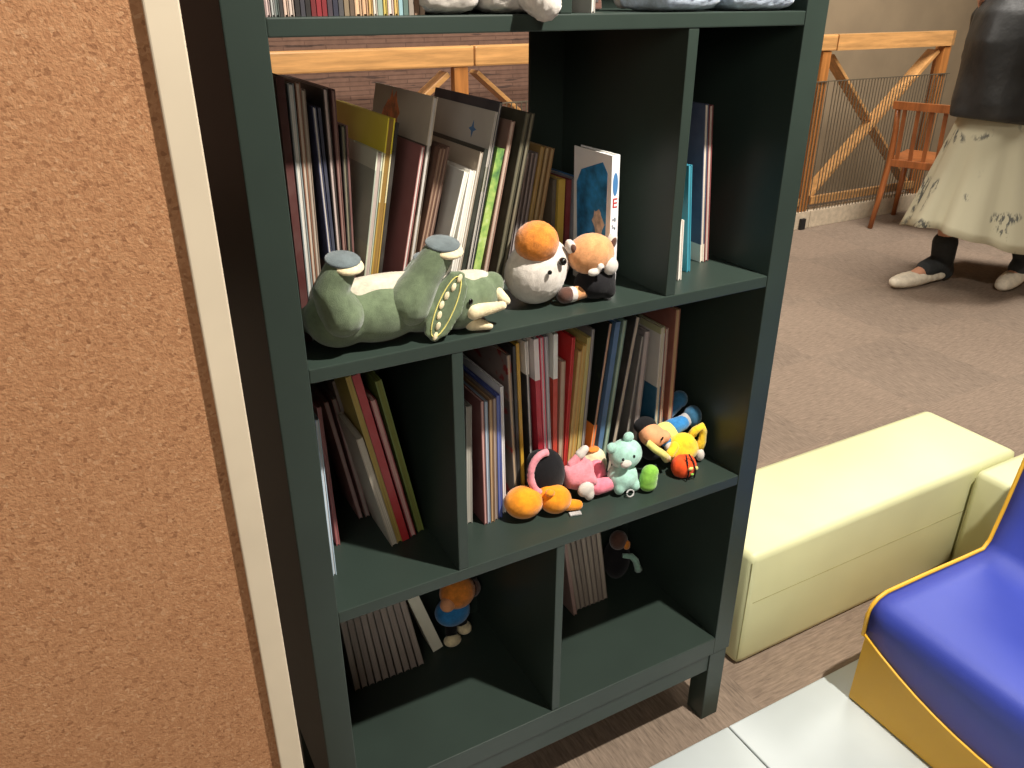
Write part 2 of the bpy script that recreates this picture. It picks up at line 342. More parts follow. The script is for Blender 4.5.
# ------------------------------------------------------------------ books
BOOKS = [
    ('Bl', 0.2204, 0.94, 0.956, 0.3122, 0.0089, 0.0084, 0.2, 's', [(0, (66, 26, 26))], (225, 215, 198), 0, 'dark maroon tall book standing against the left side of the upper shelf'),
    ('Bl', 0.2298, 0.94, 0.956, 0.3046, 0.0068, 0.0167, 0.2, 'p', [(0, (120, 128, 128))], (232, 226, 215), 0, 'white-paged book second from the left side of the upper shelf'),
    ('Bl', 0.2369, 0.94, 0.956, 0.3053, 0.0057, 0.0211, 0.2, 'p', [(0, (120, 80, 60))], (205, 190, 172), 0, 'tall book with brown-marked page edges near the left of the upper shelf'),
    ('Bl', 0.243, 0.94, 0.956, 0.2977, 0.0046, 0.0211, 0.2, 'p', [(0, (120, 105, 92))], (190, 176, 160), 0, 'taupe book left of the navy book on the upper shelf'),
    ('Bl', 0.2622, 0.94, 0.956, 0.279, 0.0045, -0.0096, 0.2, 'p', [(0, (120, 95, 90)), (0.32, (120, 95, 90)), (0.33, (38, 46, 78))], (205, 198, 192), 0, 'navy-topped shorter book among tall books at upper shelf left'),
    ('Bl', 0.2672, 0.94, 0.956, 0.2776, 0.0034, -0.0047, 0.2, 's', [(0, (30, 38, 58))], (188, 178, 168), 0, 'thin dark blue book right of the navy-topped book'),
    ('Bl', 0.271, 0.94, 0.956, 0.2975, 0.0057, 0.0088, 0.2, 'p', [(0, (34, 28, 28))], (205, 185, 178), 0, 'tall black-covered book with pinkish pages in the left group'),
    ('Bl', 0.2771, 0.94, 0.956, 0.2961, 0.0046, 0.0215, 0.2, 'p', [(0, (92, 58, 54))], (150, 118, 108), 0, 'tall brown-maroon book beside the black-covered one'),
    ('Bl', 0.282, 0.94, 0.956, 0.2566, 0.0052, 0.0339, 0.2, 'p', [(0, (24, 22, 22))], (128, 122, 100), 0, 'shorter black book with olive page edges left of the yellow book'),
    ('Bl', 0.2876, 0.94, 0.956, 0.2562, 0.0023, 0.0354, 0.2, 's', [(0, (92, 60, 58))], (188, 178, 168), 0, 'thin reddish booklet beside the short black book'),
    ('Bl', 0.2903, 0.94, 0.956, 0.2262, 0.0081, 0.1864, 0.1, 'p', [(0, (150, 158, 138)), (0.5, (140, 150, 136)), (0.9, (190, 195, 175))], (196, 178, 168), 1, 'short grey-green book in front of the yellow cover'),
    ('Bl', 0.2989, 0.94, 0.956, 0.2648, 0.0092, 0.1911, 0.2, 'p', [(0, (150, 120, 50)), (0.62, (190, 180, 140)), (0.84, (222, 196, 48))], (150, 116, 52), 1, 'leaning book with yellow cover and ochre page edges'),
    ('Bl', 0.3087, 0.94, 0.956, 0.2594, 0.0046, 0.1911, 0.2, 's', [(0, (26, 24, 22))], (188, 178, 168), 0, 'thin black book leaning right of the yellow one'),
    ('Bl', 0.3395, 0.94, 0.956, 0.2304, 0.0048, 0.2199, 0.2, 'p', [(0, (140, 86, 84))], (226, 214, 205), 0, 'wide maroon book with its plain cover showing'),
    ('Bl', 0.3486, 0.94, 0.956, 0.287, 0.0061, 0.2095, 0.2, 'p', [(0, (110, 96, 82)), (0.5, (70, 60, 52)), (0.8, (168, 156, 138))], (214, 208, 200), 2, 'tall leaning picture book with grey-brown cover and orange smudge'),  # dark middle band of this cover is a shadow painted into the colour
    ('Bl', 0.3552, 0.94, 0.956, 0.2284, 0.0042, 0.2612, 0.1, 'p', [(0, (100, 70, 56))], (160, 130, 108), 0, 'first of three small brown books right of the tall picture book'),
    ('Bl', 0.36, 0.94, 0.956, 0.228, 0.0043, 0.2612, 0.1, 'p', [(0, (96, 66, 54))], (172, 142, 118), 0, 'middle of three small brown books right of the tall picture book'),
    ('Bl', 0.3662, 0.94, 0.956, 0.2296, 0.0043, 0.2552, 0.1, 'p', [(0, (88, 62, 52))], (152, 124, 108), 0, 'last of three small brown books right of the tall picture book'),
    ('Bl', 0.3917, 0.94, 0.956, 0.196, 0.0063, 0.2859, 0.12, 'p', [(0, (222, 216, 206))], (240, 234, 224), 3, 'short white picture book with blue-grey oval on its cover'),
    ('Bl', 0.4092, 0.94, 0.956, 0.194, 0.009, 0.2375, 0.16, 'p', [(0, (214, 210, 202))], (240, 234, 224), 0, 'thick white-paged book second in the white pair'),
    ('Bl', 0.4188, 0.94, 0.956, 0.2171, 0.0045, 0.2383, 0.18, 'p', [(0, (150, 138, 122))], (210, 202, 190), 0, 'pale grey book above and behind the white pair'),
    ('Bl', 0.4242, 0.94, 0.956, 0.2205, 0.0052, 0.2404, 0.19, 's', [(0, (24, 32, 26))], (188, 178, 168), 0, 'black-green thin book left of the leafy green book'),
    ('Bl', 0.4338, 0.94, 0.956, 0.2655, 0.0033, 0.2236, 0.2, 'p', [(0, (150, 146, 138)), (0.62, (104, 106, 82)), (0.74, (170, 164, 154))], (196, 190, 182), 4, 'tall grey book with small blue emblem on its cover'),
    ('Bl', 0.4389, 0.94, 0.956, 0.2771, 0.0034, 0.2186, 0.2, 'p', [(0, (26, 34, 48))], (188, 180, 168), 0, 'tall navy-black book behind the one with blue emblem'),
    ('Bl', 0.4428, 0.94, 0.956, 0.2192, 0.0105, 0.2405, 0.2, 's', [(0, (140, 170, 92))], (206, 218, 120), 5, 'leafy green picture book with yellow-green page edges'),
    ('Bl', 0.4604, 0.94, 0.956, 0.2518, 0.0067, 0.2166, 0.2, 'p', [(0, (150, 24, 34)), (0.16, (120, 92, 80))], (206, 182, 164), 0, 'brown book with a red strip at its foot'),
    ('Bl', 0.4805, 0.94, 0.956, 0.2617, 0.0068, 0.2158, 0.2, 'p', [(0, (46, 46, 32))], (112, 106, 84), 0, 'tall olive-black book, left of the last leaning pair'),
    ('Bl', 0.4905, 0.94, 0.956, 0.2596, 0.0055, 0.2107, 0.2, 'p', [(0, (52, 50, 38))], (128, 120, 98), 0, 'tall olive-black book, right of the last leaning pair'),
    ('Bl', 0.5438, 1.02, 0.956, 0.1928, 0.0049, 0.1813, 0.11, 'p', [(0, (110, 100, 98))], (182, 172, 168), 0, 'first thin grey-white paperback behind the white plush toy'),
    ('Bl', 0.5509, 1.02, 0.956, 0.1922, 0.0049, 0.1793, 0.11, 'p', [(0, (110, 100, 98))], (182, 172, 168), 0, 'second thin grey-white paperback behind the white plush toy'),
    ('Bl', 0.558, 1.02, 0.956, 0.1916, 0.005, 0.1773, 0.11, 'p', [(0, (110, 100, 98))], (182, 172, 168), 0, 'third thin grey-white paperback behind the white plush toy'),
    ('Bl', 0.5651, 1.02, 0.956, 0.1909, 0.005, 0.1753, 0.11, 'p', [(0, (110, 100, 98))], (182, 172, 168), 0, 'fourth thin grey-white paperback behind the white plush toy'),
    ('Bl', 0.5716, 1.02, 0.956, 0.1989, 0.0064, 0.1812, 0.11, 'p', [(0, (150, 120, 60))], (196, 170, 120), 0, 'left ochre paperback above the white plush toy'),
    ('Bl', 0.5803, 1.02, 0.956, 0.1968, 0.0064, 0.1814, 0.11, 'p', [(0, (120, 96, 56))], (200, 176, 134), 0, 'middle ochre paperback above the white plush toy'),
    ('Bl', 0.5891, 1.02, 0.956, 0.1947, 0.0064, 0.1816, 0.11, 'p', [(0, (130, 100, 60))], (186, 160, 118), 0, 'right ochre paperback above the white plush toy'),
    ('Bl', 0.632, 1.03, 0.956, 0.1443, 0.0064, 0.0209, 0.1, 's', [(0, (84, 76, 62))], (188, 178, 168), 0, 'small dark grey booklet standing in the row above the brown plush head'),
    ('Bl', 0.6431, 1.03, 0.956, 0.1432, 0.0114, 0.0171, 0.1, 's', [(0, (186, 156, 66))], (188, 178, 168), 0, 'small yellow booklet standing in the row above the brown plush head'),
    ('Bl', 0.658, 1.03, 0.956, 0.1418, 0.0082, 0.012, 0.1, 's', [(0, (112, 40, 44))], (188, 178, 168), 0, 'small maroon booklet standing in the row above the brown plush head'),
    ('Bl', 0.6693, 1.03, 0.956, 0.1407, 0.0083, 0.0082, 0.1, 's', [(0, (120, 118, 124))], (188, 178, 168), 0, 'small grey booklet standing in the row above the brown plush head'),
    ('Bl', 0.6807, 1.03, 0.956, 0.1396, 0.0117, 0.0043, 0.1, 's', [(0, (40, 92, 140))], (188, 178, 168), 0, 'small blue booklet standing in the row above the brown plush head'),
    ('Bl', 0.6597, 0.91, 0.956, 0.1962, 0.0128, -0.0261, 0.095, 's', [(0, (222, 222, 222))], (230, 225, 215), 6, 'hardback with white lettered spine and blue picture cover'),
    ('Br', 0.7857, 0.905, 0.956, 0.0929, 0.0061, -0.0549, 0.2, 'p', [(0, (216, 206, 196))], (235, 226, 214), 0, 'short white book leaning beside the divider in the right compartment'),
    ('Br', 0.8238, 0.93, 0.956, 0.1664, 0.0063, -0.098, 0.2, 'p', [(0, (42, 132, 152))], (60, 142, 160), 0, 'thin teal book in the right compartment of the upper shelf'),
    ('Br', 0.8761, 0.96, 0.956, 0.2463, 0.0075, -0.0929, 0.18, 'p', [(0, (196, 190, 176)), (0.12, (66, 74, 96))], (232, 216, 196), 0, 'navy tall book with pale foot in the right compartment'),
    ('Br', 0.8855, 0.96, 0.956, 0.2445, 0.0076, -0.0958, 0.18, 'p', [(0, (110, 50, 52))], (206, 184, 170), 0, 'tall book with maroon cover right of the navy one'),
    ('Cl', 0.2185, 0.935, 0.592, 0.256, 0.0053, 0.0038, 0.2, 'p', [(0, (170, 190, 205))], (226, 232, 238), 0, 'slim pale blue book at the very left of the middle shelf'),
    ('Cl', 0.2445, 1.0, 0.592, 0.2388, 0.0056, -0.0207, 0.14, 'p', [(0, (140, 70, 72))], (180, 120, 116), 0, 'dusty pink book leaning behind the slim pale blue one'),
    ('Cl', 0.2977, 1.05, 0.592, 0.2211, 0.0059, -0.1595, 0.09, 'p', [(0, (150, 112, 108))], (196, 172, 164), 0, 'grey-pink book leaning left, first of the back pair'),
    ('Cl', 0.3088, 1.05, 0.592, 0.2229, 0.0067, -0.1535, 0.09, 'p', [(0, (140, 104, 100))], (190, 176, 166), 0, 'grey-pink book leaning left, second of the back pair'),
    ('Cl', 0.3191, 1.05, 0.592, 0.2524, 0.012, -0.1651, 0.09, 's', [(0, (132, 122, 116))], (188, 178, 168), 0, 'broad grey book leaning behind the white one on the middle shelf'),
    ('Cl', 0.3177, 0.958, 0.592, 0.202, 0.0099, -0.1971, 0.088, 'p', [(0, (150, 140, 124))], (216, 208, 192), 0, 'short thick white-paged book leaning left of the red book'),
    ('Cl', 0.3282, 0.962, 0.592, 0.2992, 0.0079, -0.187, 0.085, 'p', [(0, (150, 130, 56))], (196, 170, 92), 0, 'ochre yellow book leaning left of the red book'),
    ('Cl', 0.3366, 0.962, 0.592, 0.2982, 0.0116, -0.1847, 0.085, 's', [(0, (158, 26, 36))], (225, 215, 198), 0, 'glossy red book leaning left on the middle shelf'),
    ('Cl', 0.3523, 0.966, 0.592, 0.2524, 0.0088, -0.1866, 0.08, 'p', [(0, (130, 32, 44))], (222, 180, 172), 0, 'pink-paged shorter book leaning right of the red one'),
    ('Cl', 0.3671, 0.972, 0.592, 0.2775, 0.0097, -0.1818, 0.17, 'p', [(0, (98, 116, 48))], (128, 134, 66), 0, 'olive green book, rightmost in the leaning group'),
    ('Cr', 0.4432, 0.955, 0.592, 0.209, 0.0095, 0.0183, 0.15, 'p', [(0, (150, 148, 140))], (190, 184, 172), 0, 'short grey book against the divider on the middle shelf'),
    ('Cr', 0.4667, 0.94, 0.592, 0.2199, 0.0056, -0.0143, 0.17, 'p', [(0, (112, 66, 66))], (226, 178, 168), 0, 'short maroon book with pink page edges on the middle shelf'),
    ('Cr', 0.4727, 0.94, 0.592, 0.2182, 0.0048, -0.0112, 0.17, 'p', [(0, (120, 140, 160))], (206, 212, 220), 0, 'short blue-white booklet next to the pink-edged one'),
    ('Cr', 0.4788, 0.94, 0.592, 0.2197, 0.0058, -0.0056, 0.17, 'p', [(0, (120, 88, 60))], (206, 172, 130), 0, 'short tan booklet in the low group'),
    ('Cr', 0.4868, 0.943, 0.592, 0.2181, 0.0055, -0.005, 0.17, 'p', [(0, (112, 96, 90))], (188, 168, 158), 0, 'short brownish booklet in the low group'),
    ('Cr', 0.4952, 0.945, 0.592, 0.2204, 0.0059, -0.0106, 0.17, 'p', [(0, (58, 76, 150))], (120, 132, 188), 0, 'short blue booklet in the low group'),
    ('Cr', 0.5077, 0.953, 0.592, 0.2294, 0.005, -0.0189, 0.17, 'p', [(0, (210, 206, 204))], (236, 232, 230), 0, 'short white booklet, rightmost of the low group'),
    ('Cr', 0.5408, 0.975, 0.592, 0.267, 0.0067, -0.0556, 0.17, 'p', [(0, (80, 74, 70)), (0.7, (110, 96, 90))], (206, 182, 150), 7, 'picture book with dark red-splashed cover behind the low group'),
    ('Cr', 0.5478, 0.975, 0.592, 0.2796, 0.0051, -0.041, 0.17, 's', [(0, (22, 22, 24))], (188, 178, 168), 0, 'thin black book with no marking beside the cream-edged one'),
    ('Cr', 0.5557, 0.975, 0.592, 0.2832, 0.0054, -0.0475, 0.17, 's', [(0, (176, 136, 40))], (188, 178, 168), 0, 'thin mustard book between two black ones'),
    ('Cr', 0.5729, 0.975, 0.592, 0.2836, 0.0059, -0.0563, 0.17, 'p', [(0, (22, 22, 24)), (0.8, (206, 200, 190))], (222, 216, 208), 0, 'black book with white top band on the middle shelf'),
    ('Cr', 0.5901, 0.975, 0.592, 0.2838, 0.0085, -0.0613, 0.17, 's', [(0, (176, 34, 52)), (0.74, (176, 34, 52)), (0.75, (212, 202, 198))], (225, 215, 198), 0, 'crimson book with a white top band on the middle shelf'),
    ('Cr', 0.6002, 0.975, 0.592, 0.2849, 0.0068, -0.0593, 0.17, 'p', [(0, (206, 70, 92))], (226, 206, 206), 0, 'rose-covered book with white pages on the middle shelf'),
    ('Cr', 0.6084, 0.975, 0.592, 0.2848, 0.0059, -0.0571, 0.17, 'p', [(0, (150, 146, 150))], (216, 212, 212), 0, 'pale grey book between rose and orange-red ones'),
    ('Cr', 0.6147, 0.975, 0.592, 0.2845, 0.0079, -0.0221, 0.17, 's', [(0, (176, 56, 36)), (0.72, (176, 56, 36)), (0.73, (222, 214, 204))], (225, 215, 198), 0, 'orange-red book with white top on the middle shelf'),
    ('Cr', 0.6238, 0.975, 0.592, 0.2355, 0.0088, -0.0013, 0.1, 'p', [(0, (150, 110, 90))], (206, 184, 158), 0, 'short tan book just right of the orange-red one'),
    ('Cr', 0.633, 0.975, 0.592, 0.2731, 0.0062, 0.0354, 0.17, 'p', [(0, (178, 28, 30))], (200, 60, 50), 0, 'tall red-covered book in the middle of the row'),
    ('Cr', 0.6396, 0.975, 0.592, 0.247, 0.0071, 0.0645, 0.17, 'p', [(0, (166, 128, 70))], (214, 186, 122), 0, 'first of three ochre-edged books in the row'),
    ('Cr', 0.6472, 0.975, 0.592, 0.2555, 0.0072, 0.0645, 0.17, 'p', [(0, (178, 140, 66))], (206, 176, 108), 0, 'second of three ochre-edged books in the row'),
    ('Cr', 0.6574, 0.975, 0.592, 0.2673, 0.0069, 0.0542, 0.17, 'p', [(0, (166, 150, 84))], (204, 190, 128), 0, 'third of three ochre-edged books in the row'),
    ('Cr', 0.6663, 0.975, 0.592, 0.2795, 0.0055, 0.0485, 0.17, 'p', [(0, (110, 106, 104))], (176, 168, 160), 0, 'thin grey book right of the ochre-edged ones'),
    ('Cr', 0.6811, 0.975, 0.592, 0.2845, 0.0073, 0.1095, 0.17, 'p', [(0, (170, 60, 110)), (0.2, (214, 120, 50)), (0.36, (26, 30, 24))], (214, 170, 140), 8, 'black picture book with orange and magenta foot'),
    ('Cr', 0.6979, 0.975, 0.592, 0.2833, 0.0093, 0.0987, 0.17, 's', [(0, (66, 98, 130))], (188, 178, 168), 0, 'leaning slate blue book on the middle shelf'),
    ('Cr', 0.7104, 0.975, 0.592, 0.2842, 0.0074, 0.1065, 0.17, 'p', [(0, (96, 120, 110))], (176, 196, 170), 0, 'leaning book with pale green page edges'),
    ('Cr', 0.7249, 0.975, 0.592, 0.286, 0.0094, 0.1422, 0.17, 'p', [(0, (26, 26, 26))], (196, 180, 160), 0, 'black-covered book leaning left of the grey pair'),
    ('Cr', 0.7561, 0.975, 0.592, 0.248, 0.0058, 0.0954, 0.14, 'p', [(0, (86, 84, 80))], (170, 162, 152), 0, 'thin grey book leaning, left of the grey pair'),
    ('Cr', 0.7743, 0.975, 0.592, 0.2548, 0.0107, 0.0466, 0.14, 'p', [(0, (112, 104, 102))], (186, 172, 166), 0, 'thicker grey book leaning, right of the grey pair'),
    ('Cr', 0.8237, 0.975, 0.592, 0.2553, 0.0092, -0.017, 0.17, 'p', [(0, (26, 78, 104)), (0.55, (26, 78, 104)), (0.56, (176, 170, 164)), (0.95, (150, 146, 110))], (206, 196, 176), 0, 'magazine with teal lower cover and white top'),
    ('Cr', 0.8365, 0.975, 0.592, 0.2514, 0.006, -0.0248, 0.17, 'p', [(0, (150, 110, 100))], (196, 182, 164), 0, 'thin booklet right of the teal magazine'),
    ('Cr', 0.8536, 0.975, 0.592, 0.2821, 0.0102, -0.0195, 0.17, 'p', [(0, (122, 72, 60))], (196, 160, 120), 0, 'tall brown-red book, last on the right of the row'),
    ('Dl', 0.2632, 1.065, 0.219, 0.2707, 0.0101, -0.0722, 0.08, 'p', [(0, (128, 118, 112))], (182, 168, 158), 0, 'first from the left of the grey paperbacks on the bottom shelf'),
    ('Dl', 0.2765, 1.065, 0.219, 0.2709, 0.0102, -0.0822, 0.08, 'p', [(0, (128, 118, 112))], (174, 160, 151), 0, 'second from the left of the grey paperbacks on the bottom shelf'),
    ('Dl', 0.2898, 1.065, 0.219, 0.2712, 0.0103, -0.0924, 0.08, 'p', [(0, (128, 118, 112))], (166, 152, 144), 0, 'third from the left of the grey paperbacks on the bottom shelf'),
    ('Dl', 0.3033, 1.065, 0.219, 0.2714, 0.0103, -0.1026, 0.08, 'p', [(0, (128, 118, 112))], (182, 168, 158), 0, 'fourth from the left of the grey paperbacks on the bottom shelf'),
    ('Dl', 0.3169, 1.065, 0.219, 0.2717, 0.0104, -0.113, 0.08, 'p', [(0, (128, 118, 112))], (174, 160, 151), 0, 'fifth from the left of the grey paperbacks on the bottom shelf'),
    ('Dl', 0.3306, 1.065, 0.219, 0.2721, 0.0105, -0.1233, 0.08, 'p', [(0, (128, 118, 112))], (166, 152, 144), 0, 'sixth from the left of the grey paperbacks on the bottom shelf'),
    ('Dl', 0.3445, 1.065, 0.219, 0.2724, 0.0106, -0.1338, 0.08, 'p', [(0, (128, 118, 112))], (182, 168, 158), 0, 'seventh from the left of the grey paperbacks on the bottom shelf'),
    ('Dl', 0.3584, 1.065, 0.219, 0.2728, 0.0106, -0.1443, 0.08, 'p', [(0, (128, 118, 112))], (174, 160, 151), 0, 'eighth from the left of the grey paperbacks on the bottom shelf'),
    ('Dl', 0.3725, 1.065, 0.219, 0.2733, 0.0107, -0.1549, 0.08, 'p', [(0, (128, 118, 112))], (166, 152, 144), 0, 'ninth from the left of the grey paperbacks on the bottom shelf'),
    ('Dl', 0.3867, 1.065, 0.219, 0.2737, 0.0108, -0.1655, 0.08, 'p', [(0, (128, 118, 112))], (182, 168, 158), 0, 'tenth from the left of the grey paperbacks on the bottom shelf'),
    ('Dl', 0.425, 1.085, 0.219, 0.2089, 0.0213, -0.2929, 0.055, 's', [(0, (206, 204, 188))], (225, 215, 198), 0, 'pale cream book leaning against the grey paperbacks'),
    ('Dr', 0.714, 1.04, 0.219, 0.2737, 0.0075, -0.1641, 0.1, 'p', [(0, (150, 120, 112))], (200, 168, 158), 0, 'pinkish paperback leaning out of line by the bottom divider'),
    ('Dr', 0.7276, 1.05, 0.219, 0.2745, 0.0092, -0.1815, 0.09, 'p', [(0, (120, 108, 100))], (186, 172, 156), 0, 'first from the left of the beige paperbacks in the bottom right compartment'),
    ('Dr', 0.7383, 1.05, 0.219, 0.2743, 0.0093, -0.1768, 0.09, 'p', [(0, (120, 108, 100))], (177, 163, 148), 0, 'second from the left of the beige paperbacks in the bottom right compartment'),
    ('Dr', 0.7491, 1.05, 0.219, 0.2741, 0.0094, -0.1723, 0.09, 'p', [(0, (120, 108, 100))], (168, 154, 140), 0, 'third from the left of the beige paperbacks in the bottom right compartment'),
    ('Dr', 0.76, 1.05, 0.219, 0.2739, 0.0095, -0.1681, 0.09, 'p', [(0, (120, 108, 100))], (186, 172, 156), 0, 'fourth from the left of the beige paperbacks in the bottom right compartment'),
    ('Dr', 0.7709, 1.05, 0.219, 0.2737, 0.0095, -0.1641, 0.09, 'p', [(0, (120, 108, 100))], (177, 163, 148), 0, 'fifth from the left of the beige paperbacks in the bottom right compartment'),
    ('Dr', 0.782, 1.05, 0.219, 0.2735, 0.0096, -0.1603, 0.09, 'p', [(0, (120, 108, 100))], (168, 154, 140), 0, 'sixth from the left of the beige paperbacks in the bottom right compartment'),
    ('Dr', 0.7932, 1.05, 0.219, 0.2733, 0.0097, -0.1566, 0.09, 'p', [(0, (120, 108, 100))], (186, 172, 156), 0, 'seventh from the left of the beige paperbacks in the bottom right compartment'),
    ('A', 0.2017, 0.875, 1.329, 0.27, 0.0045, 0.0, 0.2, 'p', [(0, (140, 118, 114))], (200, 170, 164), 0, 'pinkish white book on the top shelf, only its foot in view'),
    ('A', 0.2065, 0.875, 1.329, 0.25, 0.0036, 0.0, 0.2, 'p', [(0, (155, 137, 133))], (222, 196, 190), 0, 'pale pink book on the top shelf, only its foot in view'),
    ('A', 0.2114, 0.875, 1.329, 0.26, 0.0036, 0.0, 0.2, 'p', [(0, (133, 133, 130))], (190, 190, 186), 0, 'light grey book on the top shelf, only its foot in view'),
    ('A', 0.2154, 0.875, 1.329, 0.27, 0.0036, 0.0, 0.2, 'p', [(0, (77, 84, 81))], (110, 120, 116), 0, 'grey-green book on the top shelf, only its foot in view'),
    ('A', 0.2197, 0.875, 1.329, 0.25, 0.0032, 0.0, 0.2, 's', [(0, (40, 40, 40))], (40, 40, 40), 0, 'narrow black book on the top shelf, only its foot in view'),
    ('A', 0.2237, 0.875, 1.329, 0.26, 0.0046, 0.0, 0.2, 'p', [(0, (158, 137, 123))], (226, 196, 176), 0, 'cream pink book on the top shelf, only its foot in view'),
    ('A', 0.2291, 0.875, 1.329, 0.27, 0.0046, 0.0, 0.2, 'p', [(0, (154, 140, 130))], (220, 200, 186), 0, 'cream book on the top shelf, only its foot in view'),
    ('A', 0.2351, 0.875, 1.329, 0.25, 0.0046, 0.0, 0.2, 's', [(0, (24, 24, 26))], (24, 24, 26), 0, 'plain black book on the top shelf, only its foot in view'),
    ('A', 0.2406, 0.875, 1.329, 0.26, 0.0042, 0.0, 0.2, 's', [(0, (44, 44, 52))], (44, 44, 52), 0, 'charcoal book on the top shelf, only its foot in view'),
    ('A', 0.2457, 0.875, 1.329, 0.27, 0.0047, 0.0, 0.2, 's', [(0, (20, 20, 22))], (20, 20, 22), 0, 'deep black book on the top shelf, only its foot in view'),
    ('A', 0.2513, 0.875, 1.329, 0.25, 0.0047, 0.0, 0.2, 's', [(0, (90, 20, 26))], (90, 20, 26), 0, 'dark red book on the top shelf, only its foot in view'),
    ('A', 0.2569, 0.875, 1.329, 0.26, 0.0047, 0.0, 0.2, 's', [(0, (116, 26, 34))], (116, 26, 34), 0, 'wine red book on the top shelf, only its foot in view'),
    ('A', 0.2625, 0.875, 1.329, 0.27, 0.0047, 0.0, 0.2, 's', [(0, (104, 22, 30))], (104, 22, 30), 0, 'burgundy book on the top shelf, only its foot in view'),
    ('A', 0.2682, 0.875, 1.329, 0.25, 0.0048, 0.0, 0.2, 's', [(0, (52, 44, 52))], (52, 44, 52), 0, 'purple-black book on the top shelf, only its foot in view'),
    ('A', 0.274, 0.875, 1.329, 0.26, 0.0048, 0.0, 0.2, 's', [(0, (30, 34, 50))], (30, 34, 50), 0, 'midnight blue book on the top shelf, only its foot in view'),
    ('A', 0.2797, 0.875, 1.329, 0.27, 0.0048, 0.0, 0.2, 's', [(0, (60, 60, 62))], (60, 60, 62), 0, 'dark grey book on the top shelf, only its foot in view'),
    ('A', 0.2855, 0.875, 1.329, 0.25, 0.0049, 0.0, 0.2, 's', [(0, (110, 96, 76))], (110, 96, 76), 0, 'brown patterned book on the top shelf, only its foot in view'),
    ('A', 0.2914, 0.875, 1.329, 0.26, 0.0044, 0.0, 0.2, 's', [(0, (80, 66, 54))], (80, 66, 54), 0, 'dark brown book on the top shelf, only its foot in view'),
    ('A', 0.2967, 0.875, 1.329, 0.27, 0.0069, 0.0, 0.2, 'p', [(0, (162, 133, 105))], (232, 190, 150), 0, 'thick peach book on the top shelf, only its foot in view'),
    ('A', 0.3047, 0.875, 1.329, 0.25, 0.0059, 0.0, 0.2, 'p', [(0, (155, 123, 95))], (222, 176, 136), 0, 'peach book on the top shelf, only its foot in view'),
    ('A', 0.3118, 0.875, 1.329, 0.26, 0.004, 0.0, 0.2, 'p', [(0, (154, 125, 77))], (220, 180, 110), 0, 'honey yellow book on the top shelf, only its foot in view'),
    ('A', 0.3167, 0.875, 1.329, 0.27, 0.004, 0.0, 0.2, 'p', [(0, (162, 155, 144))], (232, 222, 206), 0, 'bright white book on the top shelf, only its foot in view'),
    ('A', 0.3216, 0.875, 1.329, 0.25, 0.005, 0.0, 0.2, 's', [(0, (120, 136, 124))], (120, 136, 124), 0, 'sage green book on the top shelf, only its foot in view'),
    ('A', 0.3277, 0.875, 1.329, 0.26, 0.004, 0.0, 0.2, 'p', [(0, (149, 133, 67))], (214, 190, 96), 0, 'lemon-edged book on the top shelf, only its foot in view'),
    ('A', 0.3326, 0.875, 1.329, 0.27, 0.0061, 0.0, 0.2, 'p', [(0, (166, 149, 140))], (238, 214, 200), 0, 'white and rose book on the top shelf, only its foot in view'),
    ('A', 0.3399, 0.875, 1.329, 0.25, 0.0041, 0.0, 0.2, 'p', [(0, (158, 133, 77))], (226, 190, 110), 0, 'amber-edged book on the top shelf, only its foot in view'),
    ('A', 0.3449, 0.875, 1.329, 0.26, 0.0041, 0.0, 0.2, 's', [(0, (120, 150, 156))], (120, 150, 156), 0, 'pale teal book on the top shelf, only its foot in view'),
    ('A', 0.35, 0.875, 1.329, 0.27, 0.0052, 0.0, 0.2, 's', [(0, (70, 90, 84))], (70, 90, 84), 0, 'dark teal book on the top shelf, only its foot in view'),
    ('A', 0.3562, 0.875, 1.329, 0.25, 0.0052, 0.0, 0.2, 's', [(0, (120, 110, 100))], (120, 110, 100), 0, 'taupe book on the top shelf, only its foot in view'),
    ('A', 0.3625, 0.875, 1.329, 0.26, 0.0052, 0.0, 0.2, 's', [(0, (112, 84, 66))], (112, 84, 66), 0, 'chestnut brown book on the top shelf, only its foot in view'),
    ('A', 0.3688, 0.875, 1.329, 0.27, 0.0053, 0.0, 0.2, 's', [(0, (140, 118, 100))], (140, 118, 100), 0, 'light brown book on the top shelf, only its foot in view'),
    ('A2', 0.5875, 0.875, 1.329, 0.25, 0.0051, 0.0, 0.2, 'p', [(0, (158, 154, 147))], (226, 220, 210), 0, 'white-edged book on the top shelf, only its foot in view'),
]

ROWG = dict(Bl='picture books on the upper shelf', Br='books in the upper right compartment', Cl='books in the middle left compartment',
            Cr='picture books on the middle shelf', Dl='grey paperbacks on the bottom shelf', Dr='beige paperbacks at the bottom right',
            A='books on the top shelf', A2='books on the top shelf')
ORANGE_INK = plain('orange_ink', (206, 116, 66), .4, .25, 60)
BLUE_INK = plain('blue_ink', (70, 120, 170), .4)
SLATE_INK = plain('slate_ink', (92, 100, 112), .5)
RED_INK = plain('red_ink', (190, 40, 44), .4)
DARK_INK = plain('dark_ink', (58, 48, 36), .4)
SKY_INK = plain('sky_picture_print', (44, 124, 178), .35, .3, 35)
PALE_INK = plain('pale_print', (214, 190, 170), .4, .2, 60)
def blot(cy, cz, ry, rz, n=20, jag=0.0):
    return [(cy + ry * math.cos(2 * math.pi * i / n) * (1 + random.uniform(-jag, jag)), cz + rz * math.sin(2 * math.pi * i / n) * (1 + random.uniform(-jag, jag))) for i in range(n)]
